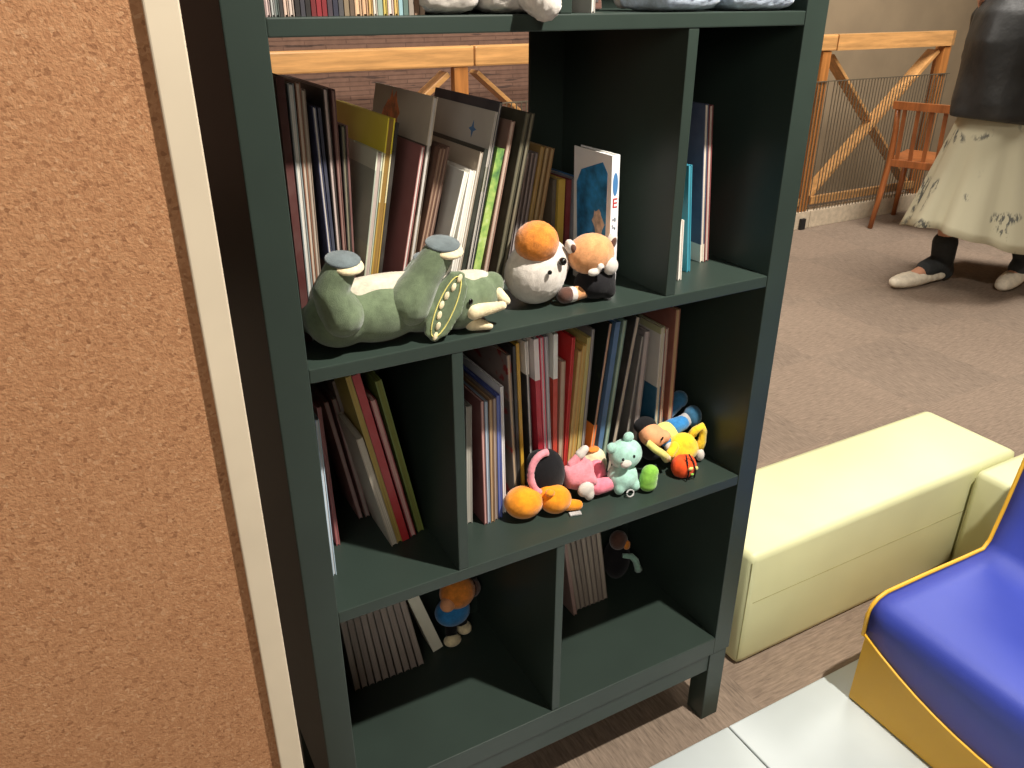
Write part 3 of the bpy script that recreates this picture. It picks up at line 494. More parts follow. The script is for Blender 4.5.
def glyph(txt, size, m, name, parent, M):
    cu = bpy.data.curves.new('t', 'FONT'); cu.body = txt; cu.size = size; cu.extrude = .0002; cu.align_x = 'CENTER'; cu.align_y = 'CENTER'
    o = bpy.data.objects.new('t', cu); COL.objects.link(o)
    dg = bpy.context.evaluated_depsgraph_get(); dg.update()
    me = bpy.data.meshes.new_from_object(o.evaluated_get(dg)); bpy.data.objects.remove(o)
    me.transform(M); me.materials.clear()
    return link(name, me, m, parent)
NAMES = {'Dl': 'paperback', 'Dr': 'paperback'}
for (row, x, y, z, h, t, ang, d, style, cov, pg, art, label) in BOOKS:
    lift = t * math.sin(ang) if ang > 0 else 0
    B = thing(NAMES.get(row, 'picture_book'), label, 'book', (x, y, z + lift + .0002), (0, ang, 0), ROWG[row])
    ct = min(.0016, t * .22)
    c = MB()
    c.box((0, 0, 0), (ct, d, h)); c.box((t - ct, 0, 0), (t, d, h))
    if style == 's': c.box((ct, 0, 0), (t - ct, ct * 1.2, h))
    else: c.box((ct, d - ct, 0), (t - ct, d, h))
    cm = cover_mat(cov, art)
    c.build('cover', cm, B)
    p = MB()
    if style == 's': p.box((ct, ct * 1.2, .002), (t - ct, d - .003, h - .002))
    else: p.box((ct, .0008, .0015), (t - ct, d - ct, h - .0015))
    p.build('pages', page_mat(pg), B)
    e = -.0004
    if art == 1 and h > .27:
        MB().tube([(e, .07 + .035 * math.cos(a), h - .085 + .04 * math.sin(a)) for a in [math.pi * k / 8 for k in range(9)]], .0035).build('printed_arc', DARK_INK, B)
    if art == 2:
        MB().prism(blot(.13, h - .045, .03, .036, 26, .25), e, 0, 'x').build('printed_picture', ORANGE_INK, B)
    if art == 3:
        MB().prism(blot(.065, h * .55, .022, .07), e, 0, 'x').build('printed_oval', SLATE_INK, B)
    if art == 4:
        st = [(.055 + (.011 if i % 2 == 0 else .004) * math.sin(2 * math.pi * i / 8), h - .028 + (.011 if i % 2 == 0 else .004) * math.cos(2 * math.pi * i / 8)) for i in range(8)]
        MB().prism(st, e, 0, 'x').build('printed_emblem', BLUE_INK, B)
    if art == 6:
        MB().prism([(.012, .02), (d - .012, .02), (d - .008, h - .05), (d - .02, h - .03), (.022, h - .012), (.010, h - .025)], e, 0, 'x').build('printed_picture', SKY_INK, B)
        MB().prism(blot(.03, h * .5, .013, .02, 18, .3), e * 2, e, 'x').build('printed_figure', PALE_INK, B)
        F = Matrix.Rotation(math.pi / 2, 4, 'X')
        MB().prism(blot(t / 2, h * .80, t * .33, .016, 18), -.0004, 0, 'y').build('spine_mark', BLUE_INK, B)
        glyph('E', .019, RED_INK, 'spine_lettering', B, Matrix.Translation((t / 2, -.0003, h * .665)) @ F)
        q = MB()
        for i in range(7):
            zz = h * .565 - i * .0125
            for _ in range(3):
                px = t * .28 + random.random() * t * .4; pz = zz - random.random() * .006
                q.box((px - .0011, -.0004, pz), (px + .0011, 0, pz + random.uniform(.001, .004)))
        q.build('spine_lettering', SLATE_INK, B)

# ------------------------------------------------------------------ plush toys
SAGE = plush('sage_plush', (100, 114, 87)); SAGED = plush('dark_sage_plush', (82, 98, 76)); CREAMP = plush('cream_plush', (226, 210, 170))
SOLE = plush('grey_sole_plush', (96, 106, 108)); PALE = plush('belly_plush', (196, 188, 168))
WHITEP = plush('white_plush', (204, 196, 186), .08); RUST = plush('orange_brown_plush', (206, 124, 46), .2); TAN = plush('tan_orange_plush', (206, 146, 96))
BLACKP = plush('black_plush', (26, 25, 27), sheen=.1); BROWNP = plush('brown_plush', (84, 56, 46)); GREYP = plush('grey_plush', (176, 174, 172))
ORANGEP = plush('bright_orange_plush', (244, 146, 28)); PINKP = plush('pink_plush', (236, 128, 146)); PALEPINK = plush('dusty_pink_cloth', (224, 140, 150))
MINTP = plush('mint_plush', (164, 206, 190)); LIMEP = plush('lime_plush', (132, 190, 70)); YELP = plush('yellow_plush', (234, 196, 44)); SKIN = plush('peach_felt', (226, 160, 116), .06, .1)
BLUEP = plush('blue_felt', (48, 124, 184)); TEALP = plush('teal_felt', (52, 104, 138)); LEMON = plush('pale_lemon_felt', (226, 214, 120)); PUMP = plush('pumpkin_felt', (226, 80, 34), .1, .1)
PALETEAL = plush('pale_teal_plush', (150, 190, 172)); ICE = plush('ice_blue_plush', (176, 190, 206), .2)
GLOSS = plain('black_bead', (8, 8, 9), .12)
GP = 'plush toys on the bookshelf'

# triceratops on its back
D = thing('plush_dinosaur', 'sage green plush triceratops lying on its back on the upper shelf', 'plush toy', (.31, .9, .9578), (0, 0, 0), GP)
def dl(x, y, z): return (x - .31, y - .9, z - .956)
m = MB()
m.ell(dl(.256, .90, .996), (.044, .036, .0385)); m.ell(dl(.305, .897, .9945), (.062, .037, .038)); m.ell(dl(.362, .897, .9955), (.05, .036, .037))
m.cap(dl(.245, .91, .992), dl(.215, .927, .99), .03, .010)
m.blob('body', SAGE, D, .0035, 6)
MB().ell(dl(.31, .904, 1.02), (.08, .026, .019)).blob('belly', PALE, D, .0035, 3)
def leg(pa, pb, pc, r):
    k = MB(); k.cap(pa, pb, r * 1.35, r * 1.02); k.cap(pb, pc, r * 1.02, r * .95); L = k.blob('leg', SAGE, D, .003, 4)
    dv = (Vector(pc) - Vector(pb)).normalized()
    q = Vector(pc) + dv * r * .62
    MB().ell(q + Vector((0, 0, r * .22)), (r * 1.02, r * .95, r * .26), (.25, .05, 0)).build('sole', SOLE, L, True)
    MB().ell(q + Vector((r * .16, -r * .22, -r * .12)), (r * .98, r * .9, r * .36), (.3, .05, 0)).blob('toes', CREAMP, L, .002, 2)
leg(dl(.253, .88, 1.005), dl(.241, .878, 1.035), dl(.253, .876, 1.058), .0205)
leg(dl(.338, .88, 1.005), dl(.358, .877, 1.036), dl(.376, .875, 1.060), .0215)
leg(dl(.265, .915, 1.0), dl(.258, .92, 1.022), dl(.262, .922, 1.034), .016)
leg(dl(.345, .915, 1.0), dl(.362, .92, 1.022), dl(.374, .922, 1.034), .016)
k = MB(); k.ell(dl(.410, .893, .990), (.042, .034, .036)); k.ell(dl(.436, .893, .994), (.034, .030, .029)); k.ell(dl(.460, .893, 1.006), (.0165, .018, .0165))
H = k.blob('head', SAGE, D, .003, 4)
fr = []
for i in range(24):
    a = 2 * math.pi * i / 24; rr = 1 + .05 * math.cos(a * 9)
    fr.append((math.cos(a) * .021 * rr, math.sin(a) * .047 * rr))
M_ = Matrix.Translation(dl(.380, .864, .999)) @ Euler((math.radians(-10), math.radians(26), math.radians(-20))).to_matrix().to_4x4()
k = MB(); k.prism(fr, -.006, .006, 'y'); bmesh.ops.transform(k.bm, matrix=M_, verts=k.bm.verts[:]); FR = k.blob('frill', SAGE, D, .0025, 5)
k = MB()
for i in range(7):
    zz = -.039 + i * .013; k.ell(M_ @ Vector((-.002 + .004 * math.cos(i), -.0064, zz)), (.0032, .0016, .0056), (0, .4, 0), 10)
k.build('spots', CREAMP, FR, True)
MB().tube([M_ @ Vector((math.cos(2 * math.pi * i / 20) * .0105, -.0066, math.sin(2 * math.pi * i / 20) * .041)) for i in range(20)], .0008, 6, True).build('stitching', LEMON, FR)
MB().cap(dl(.418, .862, .985), dl(.454, .853, .990), .0105, .0062).blob('horn', CREAMP, H, .002, 3)
MB().cap(dl(.420, .872, .966), dl(.440, .86, .962), .0105, .0045).blob('horn', CREAMP, H, .002, 3)
MB().cap(dl(.460, .876, .998), dl(.468, .868, .989), .0085, .0062).blob('beak', CREAMP, H, .002, 3)
MB().ell(dl(.412, .8575, 1.001), (.003, .0022, .0042)).build('eye', GLOSS, H, True)
MB().ell(dl(.425, .899, 1.0175), (.036, .02, .0095)).blob('throat', PALE, H, .003, 3)

# round bird
D = thing('plush_bird', 'round fluffy white plush bird with orange brown head', 'plush toy', (.545, .926, .956), (0, 0, 0), GP)
MB().ell((0, 0, .0445), (.045, .040, .044)).ell((.026, .004, .054), (.027, .03, .034)).blob('body', WHITEP, D, .003, 4, .0004)
MB().ell((-.004, -.010, .091), (.031, .030, .029)).blob('head', RUST, D, .003, 3, .0004)
MB().ell((.022, -.036, .067), (.0055, .006, .0055)).build('beak', GLOSS, D, True)
MB().ell((-.002, -.0425, .057), (.0032, .003, .0032)).build('eye', GLOSS, D, True)
# red panda
D = thing('plush_red_panda', 'orange brown plush red panda with black body and white cheeks', 'plush toy', (.6245, .903, .956), (0, 0, 0), GP)
MB().ell((.006, 0, .023), (.032, .026, .023)).ell((.02, -.012, .014), (.012, .014, .013)).ell((.022, .004, .03), (.018, .02, .02)).blob('body', BLACKP, D, .003, 4)
MB().ell((-.002, .002, .066), (.036, .028, .029)).blob('head', TAN, D, .003, 3, .0003)
MB().ell((.0185, -.019, .0505), (.0115, .008, .0125), (0, .2, 0)).build('cheek', WHITEP, D, True)
MB().ell((-.012, -.0225, .0475), (.0095, .006, .0055)).ell((-.003, -.0255, .054), (.0055, .004, .006)).blob('muzzle', WHITEP, D, .0015, 2)
MB().ell((-.0015, -.0285, .0515), (.0026, .002, .0026)).build('nose', GLOSS, D, True)
for sx in (-1, 1):
    ea = MB().ell((sx * .034, .004, .079), (.0075, .0075, .0125), (0, sx * .45, 0)).build('ear', WHITEP, D, True)
    MB().ell((sx * .0325, -.0025, .077), (.0045, .004, .009), (0, sx * .45, 0)).build('inner_ear', BROWNP, ea, True)
MB().cap((-.016, -.004, .015), (-.030, -.004, .0135), .0105).blob('tail', TAN, D, .002, 2)
MB().cap((-.034, -.004, .0135), (-.038, -.004, .0135), .0112).blob('tail_ring', WHITEP, D, .002, 1)
MB().cap((-.043, -.004, .014), (-.047, -.004, .014), .0118).blob('tail_tip', BROWNP, D, .002, 1)

# bright toys on the middle shelf
D = thing('plush_toy', 'bright orange plush toy lying face down, nearest the divider', 'plush toy', (.560, .925, .592), (0, 0, -.25), GP)
MB().ell((-.028, .0, .0265), (.032, .028, .0265)).blob('head', ORANGEP, D, .003, 2)
MB().ell((.025, .0, .0235), (.027, .025, .0235)).ell((.013, .01, .028), (.018, .02, .02)).blob('body', ORANGEP, D, .003, 3)
MB().cap((.045, -.004, .012), (.062, -.006, .010), .0105, .0085).blob('foot', ORANGEP, D, .002, 2)
MB().ell((.012, -.012, .045), (.008, .007, .006)).build('ear', ORANGEP, D, True)
MB().box((.044, -.022, .0005), (.064, -.013, .0035), .001).build('care_tag', GREYP, D)

D = thing('plush_doll', 'plush doll in a pink dress with black hair and pink shoes', 'plush toy', (.637, .952, .592), (0, 0, 0), GP)
MB().ell((-.052, .0, .052), (.034, .028, .046)).ell((-.064, .004, .08), (.02, .016, .018)).blob('hair', BLACKP, D, .003, 4)
MB().tube([(-.06 + .03 * math.cos(a), -.018 + .008 * math.sin(a), .066 + .034 * math.sin(a)) for a in [math.pi * (.45 + .85 * i / 12) for i in range(13)]], .0062).build('headband', PALEPINK, D, True)
k = MB()
R_ = []
for i in range(8):
    q = i / 7; r = .017 + .014 * q
    R_.append([(-.018 + .042 * q, -.006 + r * (1 + .12 * math.cos(6 * a) * q) * math.cos(a), .0365 - .001 * q + r * (1 + .12 * math.cos(6 * a) * q) * math.sin(a)) for a in [2 * math.pi * j / 24 for j in range(24)]])
k.loft(R_).build('dress', PALEPINK, D, True)
MB().ell((.006, -.034, .024), (.016, .008, .014)).ell((.012, -.036, .014), (.009, .007, .012)).blob('apron', WHITEP, D, .002, 2)
MB().cap((-.002, .0, .056), (.014, .0, .070), .0075, .007).blob('arm', PALEPINK, D, .002, 2)
MB().cap((.014, .0, .070), (.024, .0, .078), .0085, .007).blob('hand', WHITEP, D, .002, 2)
MB().cap((.022, .0, .03), (.044, .0, .03), .008).blob('leg', BLACKP, D, .002, 2)
MB().cap((.02, -.025, .014), (.038, -.03, .013), .008).blob('leg', BLACKP, D, .002, 2)
MB().cap((.05, .0, .034), (.053, -.004, .018), .0145, .014).blob('shoe', PINKP, D, .002, 3)
MB().cap((.030, -.03, .0195), (.050, -.033, .0195), .0145, .0125).blob('shoe', PINKP, D, .002, 3)

D = thing('plush_bear', 'pale mint plush bear slumped beside the pink doll', 'plush toy', (.720, .918, .5932), (0, 0, 0), GP)
MB().ell((-.004, 0, .026), (.027, .024, .026)).ell((-.018, -.012, .014), (.01, .01, .013)).ell((.012, -.014, .012), (.01, .01, .012)).blob('body', MINTP, D, .0025, 3)
MB().ell((.002, .004, .066), (.030, .025, .0265)).blob('head', MINTP, D, .0025, 3)
for sx, zz in ((.006, .0965), (-.027, .085)):
    MB().ell((sx, .004, zz), (.010, .007, .0095)).build('ear', MINTP, D, True)
MB().ell((-.012, -.018, .062), (.010, .007, .007)).build('muzzle', WHITEP, D, True)
for sx in (-.02, .002): MB().ell((sx, -.0195, .073), (.0024, .002, .003)).build('eye', GLOSS, D, True)
MB().tube([(-.004 + .007 * math.cos(a), -.0245 + .002 * math.sin(a), .006 + .0055 * math.sin(a)) for a in [2 * math.pi * i / 14 for i in range(14)]], .0014, 6, True).build('hanging_loop', GREYP, D, True)
D = thing('plush_cushion', 'small lime green plush cushion leaning on the mint bear', 'plush toy', (.752, .895, .592), (0, .08, 0), GP)
MB().ell((0, 0, .024), (.0165, .014, .024)).ell((.001, 0, .036), (.0155, .013, .013)).ell((0, 0, .014), (.0165, .014, .0135)).blob('cushion', LIMEP, D, .0025, 3)
D = thing('plush_ball', 'cream plush ball sitting behind the mint bear', 'plush toy', (.692, .985, .592), (0, 0, 0), GP)
MB().ell((0, -.012, .026), (.028, .022, .026)).ell((.004, -.012, .04), (.02, .018, .018)).blob('ball', CREAMP, D, .003, 3)
MB().ell((.0, -.012, .058), (.012, .009, .004)).build('tuft', RUST, D, True)

D = thing('plush_boy_doll', 'plush boy doll in blue and yellow clothes lying on its side', 'plush toy', (.829, .965, .598), (0, .12, 0), GP)
MB().ell((-.034, -.012, .055), (.026, .023, .021), (0, .5, 0)).ell((-.016, -.022, .056), (.012, .012, .012)).blob('head', SKIN, D, .0025, 3)
MB().ell((-.04, .004, .068), (.022, .018, .016)).blob('hair', BLACKP, D, .0025, 2)
MB().tube([(-.058, -.03, .054), (-.046, -.04, .044), (-.030, -.043, .034), (-.018, -.043, .022)], [.006, .0065, .007, .008]).build('scarf', LEMON, D, True)
MB().ell((-.032, -.036, .060), (.002, .0016, .004), (0, .5, 0)).build('eye', GLOSS, D, True)
MB().ell((.008, .0, .05), (.026, .018, .019), (0, .1, 0)).blob('shirt', LEMON, D, .0025, 2)
MB().cap((.022, .002, .056), (.044, .002, .062), .0165, .014).ell((-.002, -.014, .04), (.012, .01, .01)).blob('trousers', BLUEP, D, .0025, 2)
MB().cap((.044, .004, .062), (.056, .005, .066), .013).blob('leg', GREYP, D, .002, 1)
MB().ell((.068, .004, .072), (.016, .018, .02)).blob('shoe', TEALP, D, .002, 2)
MB().cap((.02, .03, .06), (.05, .034, .084), .013).blob('leg', TEALP, D, .002, 1)
MB().ell((.058, .034, .094), (.014, .016, .016)).blob('shoe', TEALP, D, .002, 2)
MB().ell((.0, -.026, .034), (.010, .010, .009)).ell((.008, -.028, .028), (.009, .009, .008)).blob('hand', WHITEP, D, .002, 2)
MB().cap((-.02, .0, .022), (.03, .004, .026), .022, .02).blob('jacket', BLACKP, D, .003, 2)

D = thing('plush_toy', 'yellow plush toy with a looped tail behind the orange pumpkin bag', 'plush toy', (.859, .938, .592), (0, 0, 0), GP)
MB().ell((0, 0, .028), (.034, .024, .0265)).ell((.0, .0, .04), (.026, .02, .02)).blob('body', YELP, D, .0025, 3)
MB().cap((-.034, -.01, .034), (-.022, -.006, .044), .0085, .009).blob('arm', YELP, D, .002, 2)
MB().tube([(.02, .004, .046), (.028, .0, .06), (.04, -.002, .066), (.046, -.002, .054), (.042, -.004, .036), (.036, -.006, .022)], [.008, .0075, .007, .007, .008, .0085]).build('tail', YELP, D, True)
MB().ell((.034, -.012, .014), (.008, .008, .012)).build('foot', WHITEP, D, True)
D = thing('pumpkin_bag', 'tiny orange pumpkin shaped plush bag with dark handles', 'bag', (.838, .905, .592), (0, 0, 0))
k = MB()
for i in range(8):
    a = 2 * math.pi * i / 8; k.ell((.0105 * math.cos(a), .0085 * math.sin(a), .018), (.0135, .012, .0178))
k.blob('pouch', PUMP, D, .002, 2)
for dx in (-.008, .008):
    MB().tube([(dx - .001, -.021, .003), (dx, -.0225, .018), (dx * .8, -.016, .033), (dx * .4, -.006, .044)], .0014).build('strap', BLACKP, D, True)
MB().ell((-.002, -.0205, .024), (.005, .002, .0035)).ell((.012, -.0185, .02), (.004, .0025, .004)).build('printed_patch', LEMON, D, True)
MB().ell((.002, -.0212, .012), (.003, .002, .002)).build('printed_patch', LIMEP, D, True)

# dim toys on the bottom shelf
D = thing('plush_doll', 'orange haired plush doll in blue on the bottom shelf beside the paperbacks', 'plush toy', (.484, 1.108, .219), (0, 0, 0), GP)
MB().ell((-.006, 0, .062), (.036, .028, .03)).blob('body', BLUEP, D, .003, 3)
MB().ell((.004, -.004, .108), (.036, .03, .034)).blob('head', RUST, D, .003, 3)
MB().ell((-.024, -.02, .1), (.015, .013, .015)).blob('face', SKIN, D, .002, 2)
MB().ell((.036, .004, .098), (.02, .018, .02)).blob('hair_bun', BROWNP, D, .002, 2)
MB().cap((-.012, -.004, .05), (-.016, -.012, .022), .012).blob('leg', BLACKP, D, .002, 2)
MB().cap((.012, .006, .05), (.014, .004, .02), .012).blob('leg', BLACKP, D, .002, 2)
MB().ell((-.018, -.022, .012), (.018, .014, .012)).blob('shoe', CREAMP, D, .002, 2)
MB().ell((.016, -.002, .012), (.016, .016, .012)).blob('shoe', CREAMP, D, .002, 2)
D = thing('plush_toy', 'dark plush toy with a curved pale teal tail in the bottom right compartment', 'plush toy', (.858, 1.1, .219), (0, 0, 0), GP)
MB().ell((0, 0, .05), (.03, .028, .05)).blob('body', BLACKP, D, .003, 3)
MB().ell((-.008, -.012, .108), (.02, .018, .022)).blob('head', BROWNP, D, .003, 3)
MB().ell((.004, -.026, .1), (.008, .007, .011)).build('nose', RUST, D, True)
MB().tube([(-.006, -.028, .078), (.012, -.034, .074), (.024, -.034, .058), (.03, -.034, .04), (.034, -.034, .03)], [.005, .0065, .007, .007, .009]).build('tail', PALETEAL, D, True)

# the big soft toys whose undersides show on the top shelf
def lying(label, x, y, length, m, m2, rz=0, paw=None):
    D = thing('plush_animal', label, 'plush toy', (x, y, 1.3302), (0, 0, rz), GP)
    r = .052
    MB().box((-length * .62, -.062, 0), (length * .62, .04, .05), .02).ell((0, 0, r), (length * .46, .055, r)).ell((-length * .14, 0, r * .95), (length * .36, .057, r * .95)).blob('body', m, D, .004, 4, .001)
    h = MB().ell((length * .12, -.004, .085), (.036, .036, .034)).blob('head', m, D, .004, 4, .001)
    MB().ell((length * .12 + .02, -.03, .078), (.016, .014, .012)).build('muzzle', m2, h, True)
    for s_ in (-1, 1):
        MB().ell((length * .12 + s_ * .024, .006, .12), (.012, .008, .013)).build('ear', m2, h, True)
        MB().ell((length * .12 + .012 * s_ + .01, -.038, .092), (.0035, .003, .0035)).build('eye', GLOSS, h, True)
    for sx in (-.34, .2):
        for sy in (-1, 1):
            MB().cap((length * sx * .7, sy * .03, .022), (length * sx, sy * .044, .0145), .018, .014).blob('paw', m2, D, .003, 2)
    if paw:
        MB().cap(paw[0], paw[1], .022, .019).blob('paw', m, D, .003, 3, .0008)
    return D
lying('white plush animal on the top shelf nearest the book row', .402, .922, .06, WHITEP, GREYP)
lying('white plush animal dangling a paw over the top shelf edge', .483, .922, .065, WHITEP, PALE, 0, ((.012, -.05, .028), (.018, -.084, .010)))
lying('ice blue and white plush animal beside the dark framed picture', .727, .918, .085, ICE, WHITEP, .1)
lying('ice blue plush animal at the right end of the top shelf', .856, .918, .09, ICE, ICE, -.1)
D = thing('framed_picture', 'small dark framed picture leaning on the top shelf', 'picture', (.609, .93, 1.3322), (math.radians(-12), 0, 0))
MB().box((-.032, 0, 0), (.032, .012, .16), .002).build('frame', BROWNP, D)
MB().box((-.026, -.0008, .008), (.026, .001, .152)).build('print', plain('dark_print', (64, 58, 56), .4, .3, 30), D)

# ------------------------------------------------------------------ cork board
yb = .60; bx = .0873; fx = .0653
CB = thing('cork_board', 'cork pinboard partition in a cream painted frame at the left', 'pinboard', (0, yb, 0))
MB().box((-1.10, .0045, .32), (fx + .004, .016, 1.86)).build('cork_panel', CORK, CB)
MB().box((fx, 0, .28), (bx, .022, 1.90), .0012).build('frame_rail', CREAMWOOD, CB)
MB().box((-1.122, 0, .28), (-1.10, .022, 1.90), .0012).build('frame_rail', CREAMWOOD, CB)
MB().box((-1.10, 0, 1.878), (fx, .022, 1.90), .0012).build('frame_rail', CREAMWOOD, CB)
MB().box((-1.10, 0, .28), (fx, .022, .302), .0012).build('frame_rail', CREAMWOOD, CB)
for x in (-1.11, .074):
    MB().box((x - .011, .002, .03), (x + .011, .02, .29), .001).box((x - .013, -.16, 0), (x + .013, .18, .03), .004).build('foot', CREAMWOOD, CB)

# ------------------------------------------------------------------ benches
def bench(label, a, b, h, seams):
    o = thing('bench', label, 'bench', (a[0], a[1], 0), group=None)
    w, d = b[0] - a[0], b[1] - a[1]
    MB().box((0, 0, .004), (w, d, h), .017).build('cushion', BENCHV, o, True)
    s_ = MB()
    for (p, q) in seams: s_.rod(p, q, .0012, None, 6)
    s_.build('seam', plain('seam_thread', (150, 146, 98), .7), o)
    k = MB()
    for x in (.03, w - .05):
        for y in (.03, d - .05): k.box((x, y, 0), (x + .02, y + .02, .006))
    k.build('foot_pads', BLACKMETAL, o)
    return o
bw, bd, bh = .905, .262, .302
bench('long pale lime vinyl bench behind the right end of the bookshelf', (1.079, .930), (1.079 + bw, .930 + bd), bh,
      [((.004, .004, .02), (.004, .004, bh - .018)), ((.02, .0005, bh - .075 * 1.7), (bw - .02, .0005, bh - .075 * 1.7))])
bench('pale lime vinyl bench set crosswise behind the blue seat', (1.80, .04), (2.09, .922), .302, [((.004, .88, .02), (.004, .88, .28))])

# ------------------------------------------------------------------ foam mat and child seat
fm = thing('folding_mat', 'white folding foam play mat in front of the bookshelf', 'mat', (0, 0, 0))
for (xa, xb) in ((.247, .947), (.950, 1.66)):
    k = MB(); k.box((xa, -.9, 0), (xb, .812, .008), .003); k.build('panel', MATV, fm, True)

st = thing('child_seat', 'child size foam seat with blue vinyl top and yellow base on the white mat', 'seat', (1.223, .746, .008))
W_ = .62
# profile in (x, z), extruded along -y
base_prof = [(0, 0), (.62, 0), (.66, .30), (.60, .52), (.50, .52), (.38, .24), (.02, .205), (0, .18)]
def curve(pts, n=6, r=.03):
    out = []
    for i, p in enumerate(pts):
        p = Vector(p); a = Vector(pts[i - 1]); b = Vector(pts[(i + 1) % len(pts)])
        ra = min(r, (a - p).length * .4, (b - p).length * .4)
        A = p + (a - p).normalized() * ra; B_ = p + (b - p).normalized() * ra
        for j in range(n + 1):
            t = j / n; out.append(tuple((A * (1 - t) ** 2 + p * 2 * t * (1 - t) + B_ * t * t)))
    return out
bp = curve([(0, 0), (.555, 0), (.555, .20), (.006, .182)], 3, .006)
MB().prism(bp, 0, -W_, 'y').build('base', YELV, st)
# blue upholstery: seat slab with a front lip drooping towards the middle, and a raked back
k = MB()
prof_n = 17
rings = []
for j in range(15):
    v = j / 14; y = -.004 - v * (W_ - .008)
    droop = .045 * math.sin(math.pi * v) if True else 0
    lowz = .184 - .075 * (1 - (2 * v - 1) ** 2)
    dish = .012 * (1 - (2 * v - 1) ** 4)
    pts = [(-.004, lowz), (-.006, .235), (.0, .252), (.012, .264), (.035, .27 - dish * .2), (.15, .268 - dish), (.28, .263 - dish), (.345, .262 - dish * .6), (.362, .28), (.38, .36), (.40, .47), (.412, .545), (.425, .572), (.45, .585), (.49, .585), (.53, .56), (.56, .30), (.56, .204), (.02, lowz)]
    rings.append([(x, y, z) for x, z in pts])
k.loft(rings).build('upholstery', BLUEV, st, True)
for yy in (-.003, -W_ + .003):
    MB().tube([(-.008, yy, .18), (-.009, yy, .235), (-.002, yy, .254), (.012, yy, .266), (.035, yy, .272), (.15, yy, .270), (.28, yy, .265), (.345, yy, .264), (.362, yy, .282), (.38, yy, .362), (.40, yy, .472), (.412, yy, .547), (.425, yy, .575), (.45, yy, .588)], .0042, 8).build('piping', YELV, st, True)
MB().tube([(-.0065, -.004 - j / 14 * (W_ - .008), .182 - .075 * (1 - (2 * j / 14 - 1) ** 2)) for j in range(15)], .0028, 8).build('piping', YELV, st, True)

# ------------------------------------------------------------------ wooden railing
fy = 3.56
def joints(): return [-3.0 + .085, -1.915 - .0, -.695, .525, 1.745, 2.967, 4.19]
J = [-1.915, -.695, .525, 1.745, 2.92, 4.10, 5.19]
def railing(x0, x1, label):
    w = x1 - x0
    o = thing('railing_section', label, 'railing', (x0, fy, 0), (0, 0, 0), 'wooden railing sections along the back')
    if x1 > 5.1:
        MB().prism([(.004, -.03), (w - .05, -.03), (w + .02, .0), (w, .03), (.004, .03)], 1.05, 1.137, 'z').build('handrail', RAILWOOD, o)
    else:
        MB().box((.004, -.03, 1.05), (w - .004, .03, 1.137), .008).build('handrail', RAILWOOD, o)
    MB().box((w - .10, -.022, .03), (w - .03, .022, 1.048), .004).build('post', POSTWOOD, o)
    if x1 > 5.1:
        MB().box((w - .02, .05, .03), (w + .03, .1, 1.048), .004).build('post', POSTWOOD, o)
    MB().bar((.0, .036, .19), (w - .12, .036, 1.02), .026, .085, (0, -1, 0)).build('brace', RAILWOOD, o)
    MB().bar((.04, .066, 1.02), (w - .12, .066, .19), .02, .085, (0, -1, 0)).build('brace', RAILWOOD, o)
    MB().box((.004, -.016, .145), (w - .10, .014, .195), .004).build('bottom_rail', RAILWOOD, o)
    MB().box((.002, -.03, 0), (w - .002, .05, .11), .003).build('kickboard', PALEBOARD, o)
    k = MB(); n = int(w / .027)
    for i in range(1, n):
        x = w * i / n; k.rod((x, -.028, .11), (x, -.028, .885), .0034, None, 5)
    k.box((.0, -.031, .88), (w, -.025, .886))
    k.build('cord_screen', WIRE, o)
    MB().box((w - .09, -.05, 0), (w - .05, -.03, .07), .003).build('bracket', BLACKMETAL, o)
LB = ['railing section at the far left behind the cork board', 'railing section hidden by the cork board edge', 'railing section ending at the left joint seen through the shelf', 'railing section right of the joint seen through the shelf', 'railing section hidden behind the bookshelf', 'wooden railing section with crossed braces behind the slatted chair']
for i in range(2, 6): railing(J[i], J[i + 1], LB[i])

# ------------------------------------------------------------------ chair by the railing
ch = thing('slatted_chair', 'reddish wooden chair with a slatted back beside the railing', 'chair', (4.78, 3.20, 0), (0, 0, math.radians(-68)))
# chair local: back at y=-0.2 (towards the viewer), seat extends to +y
cw = .235
for s_ in (-1, 1):
    MB().tube([(s_ * (cw + .015), -.27, 0), (s_ * (cw + .005), -.22, .22), (s_ * (cw - .005), -.20, .42), (s_ * (cw - .005), -.205, .6), (s_ * cw, -.235, .745)], [.015, .018, .02, .017, .015], 10).build('leg', CHAIRWOOD, ch, True)
    MB().rod((s_ * (cw + .005), .19, 0), (s_ * (cw - .01), .18, .40), .015, .02).build('leg', CHAIRWOOD, ch, True)
k = MB(); k.loft([[(x, -.235 - .018 * (1 - (x / .26) ** 2) + dy, .745 + dz) for dy, dz in ((-.013, -.02), (.013, -.02), (.013, .024), (-.013, .024))] for x in [-.262 + .524 * i / 12 for i in range(13)]])
k.build('top_rail', CHAIRWOOD, ch)
for i in range(6):
    x = -cw + .045 + i * (2 * cw - .09) / 5
    MB().bar((x, -.205, .42), (x, -.243, .735), .024, .010, (0, 1, 0), .002).build('slat', CHAIRWOOD, ch)
MB().box((-cw, -.215, .385), (cw, -.19, .43), .004).build('rear_rail', CHAIRWOOD, ch)
MB().box((-cw - .012, -.19, .405), (cw + .012, .21, .432), .01).build('seat', CHAIRWOOD, ch)
MB().box((-cw, .17, .35), (cw, .19, .405), .003).build('front_rail', CHAIRWOOD, ch)

